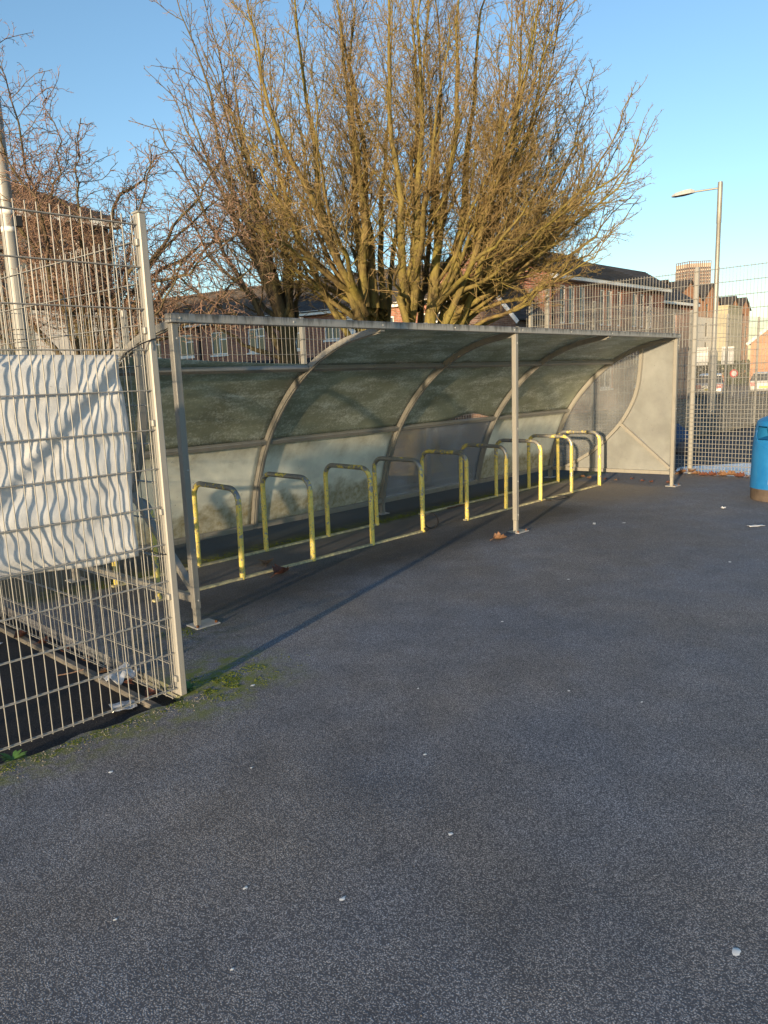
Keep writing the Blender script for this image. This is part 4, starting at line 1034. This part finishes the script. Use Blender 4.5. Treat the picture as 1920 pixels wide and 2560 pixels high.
for b0, b1 in ((-.25, 1.5), (3.25, 1.5)):
    m = MB().bar(Wb(-.22, b0, 3.56), Wb(-.22, b1, 5.52), .05, .14); m.build('bargeboard', 'white_paint', rt)

# second, lower brick wing further along
rt = thing('brick_house', 'low brick house with dark roof joined past the hipped slate roof', 'house', (35.0, 13.2, -.3))
Wd = frame_axes((34.2, 13.4, 0), 0.0)
ops = [(.7, 1.2, 3.3, 4.7), (1.5, 2.0, 3.3, 4.7), (4.2, 4.7, 3.3, 4.7)]
wall(Wd, 0, 7, -.3, 5.2, ops, 'brick_red', rt)
for o_ in ops: window(Wd, *o_, rt, mull=1, transom=False, fw=.06, sill=False)
pbox(Wd, 0, 7, .16, 6, -.3, 5.1, 'inner_shell', 'brick_red', rt, True); pbox(Wd, -.1, 7.1, -.3, -.02, 5.05, 5.22, 'eaves_board', 'white_paint', rt)
roof(Wd, -.1, 7.1, -.32, 5.2, 3.0, 7.3, 18, 'roof_tile', rt); roof(Wd, -.1, 7.1, 6.32, 5.2, 3.0, 7.3, 10, 'roof_tile', rt); gable(Wd, 6.9, 0, 6, -.3, 5.2, 7.25, 'brick_red', rt)

# four storey flats with gabled brick top floor
def flats(label, x0, gs, zb_, ze, zr, wmat, bmat, y=40.0, depth=9, white_to=8.8):
    rt = thing('block_of_flats', label, 'flats', (x0, y, -.3)); Wx = frame_axes((0, y, 0), 0.0); x1 = gs[-1][1]
    ops = []; 
    for g0, g1 in gs:
        n = 2; wd = g1-g0
        for f in range(4):
            for c in (.30, .70): ops.append((g0+wd*c-.45, g0+wd*c+.45, .4+f*2.75+.2, .4+f*2.75+2.1))
    lo = [o for o in ops if o[3] < white_to]; hi = [o for o in ops if o[2] > white_to]
    wall(Wx, x0, x1, -.3, white_to, lo, wmat, rt); wall(Wx, x0, x1, white_to, ze, [o for o in hi if o[3] < ze], bmat, rt)
    for o_ in lo+hi: window(Wx, *o_, rt, mull=1, transom=False, fmat='dark_plastic', fw=.09, sill=False)
    pbox(Wx, x0, x1, .2, depth, -.3, ze-.1, 'inner_shell', bmat, rt, True)
    for g0, g1 in gs:
        c = (g0+g1)/2; m = MB()
        m.add([Wx(g0+.15, 0, ze), Wx(g1-.15, 0, ze), Wx(c, 0, zr), Wx(g0+.15, .25, ze), Wx(g1-.15, .25, ze), Wx(c, .25, zr)], [(0, 1, 2), (5, 4, 3), (0, 2, 5, 3), (1, 4, 5, 2)]); m.build('gable_wall', bmat, rt, uv=True)
        for e0, e1 in ((g0-.1, c), (g1+.1, c)):
            m = MB(); nrow = 8
            for i in range(nrow):
                f0, f1 = i/nrow, (i+1)/nrow; A = lambda f, b, dz: Wx(e0+(e1-e0)*f, b, ze-.1+(zr+.15-ze+.1)*f+dz)
                m.add([A(f0, -.25, 0), A(f1, -.25, 0), A(f1, depth, 0), A(f0, depth, 0), A(f0, -.25, .14), A(f1, -.25, .1), A(f1, depth, .1), A(f0, depth, .14)], [(0, 3, 2, 1), (4, 5, 6, 7), (0, 1, 5, 4), (1, 2, 6, 5), (2, 3, 7, 6), (3, 0, 4, 7)])
            m.build('roof', 'roof_tile', rt)
    gable_end = pbox(Wx, x0-.15, x0-.004, 0, depth, -.3, ze, 'side_wall', bmat, rt, True)
    return rt
flats('white rendered flats with two dark roofed brick gables on top', 100.4, [(100.4, 108.9), (109.1, 115.6)], 0, 11.2, 13.5, 'white_render', 'brick_orange')
flats('orange brick flats with small twin gables beyond the lamp post', 119.4, [(119.6, 124.0), (124.1, 128.6)], 0, 10.5, 12.2, 'brick_orange', 'brick_orange', white_to=8.9)
flats('pale brick flats at the left of the rendered block', 88.0, [(88.0, 94.0), (94.2, 100.0)], 0, 10.9, 13.0, 'brick_red', 'brick_red')
rt = thing('clad_stair_tower', 'plain buff clad stair tower between white and orange flats', 'building', (117.7, 38, -.3))
Wx = frame_axes((0, 38.0, 0), 0.0)
pbox(Wx, 113.8, 119.3, 0, 1.9, -.3, 10.3, 'wall', 'buff_cladding', rt)
for z in (2.6, 5.2, 7.8): pbox(Wx, 113.75, 119.35, -.05, -.002, z, z+.22, 'ledge', 'buff_cladding', rt)
pbox(Wx, 113.7, 119.4, -.1, 1.9, 10.31, 10.55, 'coping', 'buff_cladding', rt)
rt = thing('brick_house', 'brick house with white bargeboard glimpsed past the orange flats', 'house', (80, 16.5, -.3))
Wx = frame_axes((78, 14.6, 0), 0.0)
gable(Wx, 0, 0, 8, -.3, 3.9, 7.0, 'brick_orange', rt); pbox(Wx, .21, 9, .05, 7.95, -.3, 3.8, 'inner_shell', 'brick_orange', rt, True)
roof(Wx, -.2, 9, -.3, 3.7, 4, 7.1, 10, 'roof_tile', rt); roof(Wx, -.2, 9, 8.3, 3.7, 4, 7.1, 10, 'roof_tile', rt)
for b0 in (-.3, 8.3): MB().bar(Wx(-.25, b0, 3.75), Wx(-.25, 4, 7.12), .08, .3).build('bargeboard', 'white_paint', rt)

# far tower block
T0 = np.array([CAM[0]+(228.204-CAM[0])*3.2, CAM[1]+(91.553-CAM[1])*3.2]); TL = np.array([CAM[0]+(226.774-CAM[0])*3.2, CAM[1]+(94.921-CAM[1])*3.2]); TR = np.array([CAM[0]+(230.421-CAM[0])*3.2, CAM[1]+(86.04-CAM[1])*3.2])
vdir = (T0-CAM[:2])/np.linalg.norm(T0-CAM[:2])
eL = (TL-T0)+vdir*10; eR = (TR-T0)+vdir*7; H0 = 102.0
rt = thing('tower_block', 'distant tower block with brown gridded frame', 'tower', (T0[0], T0[1], -.3))
def tw(e, f, z): return (*(T0+e*f), z)
m = MB(); P = [T0+vdir*.6, T0+eL, T0+eL+eR, T0+eR]; m.add([(*p, -.3) for p in P]+[(*p, H0-2.2) for p in P], [(0, 1, 5, 4), (1, 2, 6, 5), (2, 3, 7, 6), (3, 0, 4, 7), (4, 5, 6, 7)]); m.build('wall', 'tower_panel', rt)
m = MB()
for e, n in ((eL, 6), (eR, 10)):
    nn = np.array([e[1], -e[0]]); nn /= np.linalg.norm(nn); nn = nn if nn@vdir < 0 else -nn
    for i in range(n+1):
        p = T0+e*i/n+nn*.3; m.bar((*p, -.3), (*p, H0), .55, .55, up=(e[0], e[1], 0))
    for z in list(np.arange(60, H0-9, 3.1))+[H0-9.2, H0-.4]:
        a, b = T0+nn*.3, T0+e+nn*.3; m.bar((*a, z), (*b, z), .5, .55)
m.build('facade_grid', 'tower_frame', rt, kind='stuff')
m = MB()
for e, n in ((eL, 6), (eR, 10)):
    nn = np.array([e[1], -e[0]]); nn /= np.linalg.norm(nn); nn = nn if nn@vdir < 0 else -nn
    for i in range(n):
        for z in np.arange(60.4, H0-6, 3.1):
            p = T0+e*(i+.32)/n+nn*.06; q = T0+e*(i+.78)/n+nn*.06; m.add([(*p, z), (*q, z), (*q, z+1.7), (*p, z+1.7)], [(0, 1, 2, 3)])
m.build('windows', 'window_glass', rt, kind='stuff')

# house and cabin at the left, behind the crooked tree
rt = thing('brown_house', 'dark brown house with hipped roof and white ground floor behind the crooked tree', 'house', (0, 15.5, -.3))
Wg = frame_axes((-15, 15.5, 0), 0.0); GL = 22.4
ops = [(20.5, 21.6, 4.55, 5.55), (18.0, 19.1, 4.55, 5.55), (15.0, 16.2, 4.55, 5.55), (9, 10.2, 4.55, 5.55), (4, 5.2, 4.55, 5.55)]
wall(Wg, 0, GL, 3.75, 6.0, ops, 'brick_brown', rt)
for o_ in ops: window(Wg, *o_, rt)
lows = [(19.4, 20.6, .9, 2.2), (16, 17.2, .9, 2.2)]
wall(Wg, 0, GL, -.3, 3.7, lows, 'white_render', rt, b=-.05)
for o_ in lows: window(Wg, *o_, rt, b=-.05)
pbox(Wg, -26, -.35, .5, 8, -.3, 10.6, 'shade_block', 'brick_brown', rt, True)  # unseen block, added only to cast shade on the terraced facades
pbox(Wg, 0, GL, .14, 8, -.3, 5.95, 'inner_shell', 'brick_brown', rt, True); pbox(Wg, -.2, GL+.25, -.35, -.02, 5.90, 6.08, 'eaves_board', 'white_paint', rt)
roof(Wg, -.3, GL+.35, -.4, 6.05, 4, 8.3, 20, 'roof_tile', rt, hip1=4.2); roof(Wg, -.3, GL+.35, 8.4, 6.05, 4, 8.3, 10, 'roof_tile', rt, hip1=4.2)
m = MB().add([Wg(GL+.35, -.4, 6.05), Wg(GL+.35, 8.4, 6.05), Wg(GL-3.85, 4, 8.3)], [(0, 1, 2)]); m.build('hip', 'roof_tile', rt)
rt = thing('grey_cabin', 'grey green flat roofed cabin behind the tall pole', 'cabin', (-1.5, 8, -.3))
Wk = frame_axes((-6, 8.0, 0), 0.0)
pbox(Wk, 0, 8.25, 0, 3, -.06, 3.80, 'wall', 'grey_cabin', rt); pbox(Wk, -.1, 8.36, -.1, 3.1, 3.81, 4.0, 'roof_edge', 'grey_cabin', rt)
for i in range(16): pbox(Wk, .3+i*.5, .34+i*.5, -.022, -.001, .05, 3.75, 'cladding_rib', 'grey_cabin', rt)
pbox(Wk, -.02, 8.27, -.03, -.002, 3.0, 3.05, 'trim', 'white_paint', rt)

# tall pole with strap bands at the left
px_, py_ = 1.05, 5.36
rt = thing('steel_pole', 'tall pale steel column with two strapped bands beside the cabin', 'pole', (px_, py_, -.06))
MB().lathe([(.100, -.06), (.100, 1.6), (.090, 1.62), (.082, 4.0), (.070, 7.6), (.02, 7.63)], (px_, py_, 0), 18).build('shaft', 'fence_steel', rt)
for z in (3.60, 3.80): MB().lathe([(.080, -.03), (.0865, -.03), (.0865, .03), (.080, .03)], (px_, py_, z), 18, caps=False).build('strap', 'white_paint', rt)
MB().box((px_+.10, py_-.05, 3.70), (.09, .07, .13), bev=.01).build('bracket', 'dark_plastic', rt)
for z in (2.2, 2.3, 2.42): MB().lathe([(.088, -.005), (.094, -.005), (.094, .005), (.088, .005)], (px_, py_, z), 18, caps=False).build('tie_band', 'dark_plastic', rt)

# street lamp beyond the court
lx, ly = 25.40, 6.20
rt = thing('street_lamp', 'tall grey street lamp with single flat lantern arm', 'street lamp', (lx, ly, -.3))
MB().lathe([(.145, -.3), (.145, 2.15), (.12, 2.22), (.085, 2.3), (.075, 6.6), (.085, 6.62), (.085, 7.9), (.078, 7.98)], (lx, ly, 0), 16).build('column', 'lamp_grey', rt)
arm = np.array([24.968-25.488, 7.317-6.015, 0]); arm /= np.linalg.norm(arm); p = np.array([lx, ly, 7.78])
MB().tube([p, p+arm*.9+UP*.0-UP*.03], .032, 8).build('arm', 'lamp_grey', rt)
m = MB(); sd_ = np.cross(arm, UP)
def lan(a, s, z): q = p+arm*a+sd_*s+UP*z; return tuple(q)
P = []
for a, wd, t0, t1 in ((.82, .06, -.06, .02), (.95, .13, -.075, .07), (1.15, .17, -.10, .05), (1.45, .16, -.12, -.02), (1.58, .06, -.115, -.08)):
    P += [lan(a, -wd, t0), lan(a, wd, t0), lan(a, wd*.8, t1), lan(a, -wd*.8, t1)]
m.add(P, [(i*4+j, i*4+(j+1) % 4, i*4+4+(j+1) % 4, i*4+4+j) for i in range(4) for j in range(4)]+[(3, 2, 1, 0), (16, 17, 18, 19)]); m.build('lantern', 'galvanised', rt)
for i, s in enumerate((-.36, .36)):
    q = p*1.0; c = np.array([lx, ly, 0])+RH*s*1.3-FH*.10+UP*2.05
    lab = 'white notice board seen from behind, on the lantern side of the lamp column' if i == 0 else 'white notice board seen from behind, on the bin side of the lamp column'
    bt = thing('notice_board', lab, 'sign', tuple(c-UP*.35))
    MB().box(c, (.44, .02, .62), (RH, FH, UP)).build('panel', 'white_paint', bt)
    for dz in (-.22, .22): MB().box(c-FH*.02+UP*dz, (.40, .02, .05), (RH, FH, UP)).build('rail', 'galvanised', bt)

# ------------------------------------------------------------------ parked cars, sign and bags beyond the court
def car(label, x, y, rz, paint, hatch=True):
    rt = thing('parked_car', label, 'car', (x, y, -.26), 'cars parked beyond the court'); ca, sa = math.cos(rz), math.sin(rz)
    def Wk(a, b, z): return (x+a*ca-b*sa, y+a*sa+b*ca, z-.26)
    sec = [(-2.05, .45, .80, .72), (-2.0, .30, .95, .80), (-1.75, .25, 1.0, .85), (-.9, .22, .98, .87), (.6, .22, .95, .87), (1.0, .22, .92, .86), (1.75, .28, .82, .82), (2.05, .40, .68, .70)]
    m = MB(); V = []
    for a, z0, z1, hw in sec: V += [Wk(a, -hw*.94, z0), Wk(a, hw*.94, z0), Wk(a, hw, (z0+z1)*.52), Wk(a, hw*.97, z1), Wk(a, -hw*.97, z1), Wk(a, -hw, (z0+z1)*.52)]
    n = len(sec); F = [(i*6+j, i*6+(j+1) % 6, i*6+6+(j+1) % 6, i*6+6+j) for i in range(n-1) for j in range(6)]+[(5, 4, 3, 2, 1, 0), tuple((n-1)*6+j for j in range(6))]
    m.add(V, F); body = m.build('body', paint, rt)
    m = MB(); cab = [(-1.90, .97, .80, .97), (-1.45, 1.40, .66, .97), (-.2, 1.47, .66, .97), (.45, 1.42, .64, .96), (1.15, .94, .80, .93)]; V = []
    for a, z1, hw, z0 in cab: V += [Wk(a, -.84, z0-.02), Wk(a, .84, z0-.02), Wk(a, hw, z1), Wk(a, -hw, z1)]
    m.add(V, [(i*4+j, i*4+(j+1) % 4, i*4+4+(j+1) % 4, i*4+4+j) for i in range(4) for j in range(4)]+[(3, 2, 1, 0), (16, 17, 18, 19)]); m.build('glasshouse', 'window_glass', rt)
    m = MB(); V = []
    for a, z1, hw, z0 in cab[1:4]: V += [Wk(a, -hw-.015, z1-.06), Wk(a, hw+.015, z1-.06), Wk(a, hw-.03, z1+.02), Wk(a, -hw+.03, z1+.02)]
    m.add(V, [(i*4+j, i*4+(j+1) % 4, i*4+4+(j+1) % 4, i*4+4+j) for i in range(2) for j in range(4)]+[(3, 2, 1, 0), (8, 9, 10, 11)]); m.build('roof', paint, rt)
    for a in (-1.3, 1.3):
        for s in (-1, 1):
            c0, c1 = Wk(a, s*.70, .31), Wk(a, s*.90, .31); wh = MB().tube([c0, c1], .31, 16, smooth=False).build('wheel', 'tyre', rt)
            MB().tube([Wk(a, s*.88, .31), Wk(a, s*.912, .31)], .19, 12, smooth=False).build('rim', 'galvanised', wh)
    for s in (-1, 1): 
        m = MB(); m.add([Wk(-2.075, s*.42, .62), Wk(-2.075, s*.74, .62), Wk(-2.04, s*.78, .86), Wk(-2.04, s*.46, .86), Wk(-1.95, s*.42, .62), Wk(-1.95, s*.76, .62), Wk(-1.92, s*.80, .86), Wk(-1.92, s*.46, .86)], [(0, 1, 2, 3), (7, 6, 5, 4), (0, 4, 5, 1), (1, 5, 6, 2), (2, 6, 7, 3), (3, 7, 4, 0)]); m.build('tail_light', 'tail_red', rt)
    m = MB(); m.add([Wk(-2.08, -.27, .50), Wk(-2.08, .27, .50), Wk(-2.08, .27, .62), Wk(-2.08, -.27, .62), Wk(-2.05, -.27, .50), Wk(-2.05, .27, .50), Wk(-2.05, .27, .62), Wk(-2.05, -.27, .62)], [(0, 1, 2, 3), (7, 6, 5, 4), (0, 4, 5, 1), (1, 5, 6, 2), (2, 6, 7, 3), (3, 7, 4, 0)]); m.build('number_plate', 'plate_yellow', rt)
car('dark parked car with red tail lights behind the shelter end post', 46.5, 17.2, .30, 'car_dark')
car('silver parked car beyond the court fence, next to the dark one', 46.5, 14.3, .30, 'car_silver')
car('pale blue parked car behind the street lamp', 52.5, 16.6, .28, 'car_blue')
car('white parked car with yellow rear plate past the blue bin', 50.5, 12.3, .25, 'car_white')
rt = thing('road_sign', 'round red and white sign on a short pale post by the parked cars', 'sign', (48.3, 13.6, -.3))
MB().tube([(48.3, 13.6, -.3), (48.3, 13.6, .95)], .03, 8).build('post', 'galvanised', rt)
cc = np.array([48.27, 13.57, 1.2])
MB().tube([cc-FH*.02, cc+FH*.02], .26, 24, smooth=False).build('disc', 'red_paint', rt); MB().tube([cc-FH*.03, cc-FH*.022], .17, 24, smooth=False).build('face', 'white_paint', rt)
rt = thing('dumped_bags', 'small heap of dark blue bags against the far court fence', 'bags', (13.6, 2.45, -.16))
for i, (dx, dy, r, h, mt) in enumerate([(0, 0, .30, .62, 'bag_blue'), (.38, .12, .26, .34, 'bag_grey'), (-.15, -.33, .24, .28, 'bag_grey')]):
    m = MB(); V = []; n = 12; rr = random.Random(i)
    for t, k in ((0, .85), (.2, 1.0), (.5, 1.0), (.8, .75), (1, .2)):
        for j in range(n): a = 2*math.pi*j/n; q = r*k*rr.uniform(.85, 1.12); V.append((13.6+dx+q*math.cos(a), 2.45+dy+q*math.sin(a), -.16+h*t))
    m.add(V, [(u_*n+j, u_*n+(j+1) % n, u_*n+n+(j+1) % n, u_*n+n+j) for u_ in range(4) for j in range(n)]+[tuple(range(4*n, 5*n))], True); m.build('bag', mt, rt)
# hedge beyond the road
m = MB(); rr = random.Random(31)
for i in range(9000):
    x = 78.0+rr.uniform(0, 2.0); y = rr.uniform(16, 38); z = rr.uniform(-.2, 2.2); s = rr.uniform(.06, .16)
    a = Vector((rr.gauss(0, 1), rr.gauss(0, 1), rr.gauss(0, 1))).normalized(); b = a.orthogonal().normalized()*s; c = a.cross(b).normalized()*s; q = Vector((x, y, z))
    m.add([q-b, q-c, q+b, q+c], [(0, 1, 2, 3)])
setp(m.build('hedge', 'grass'), 'long clipped green hedge beyond the parked cars', 'hedge', None, 'stuff')
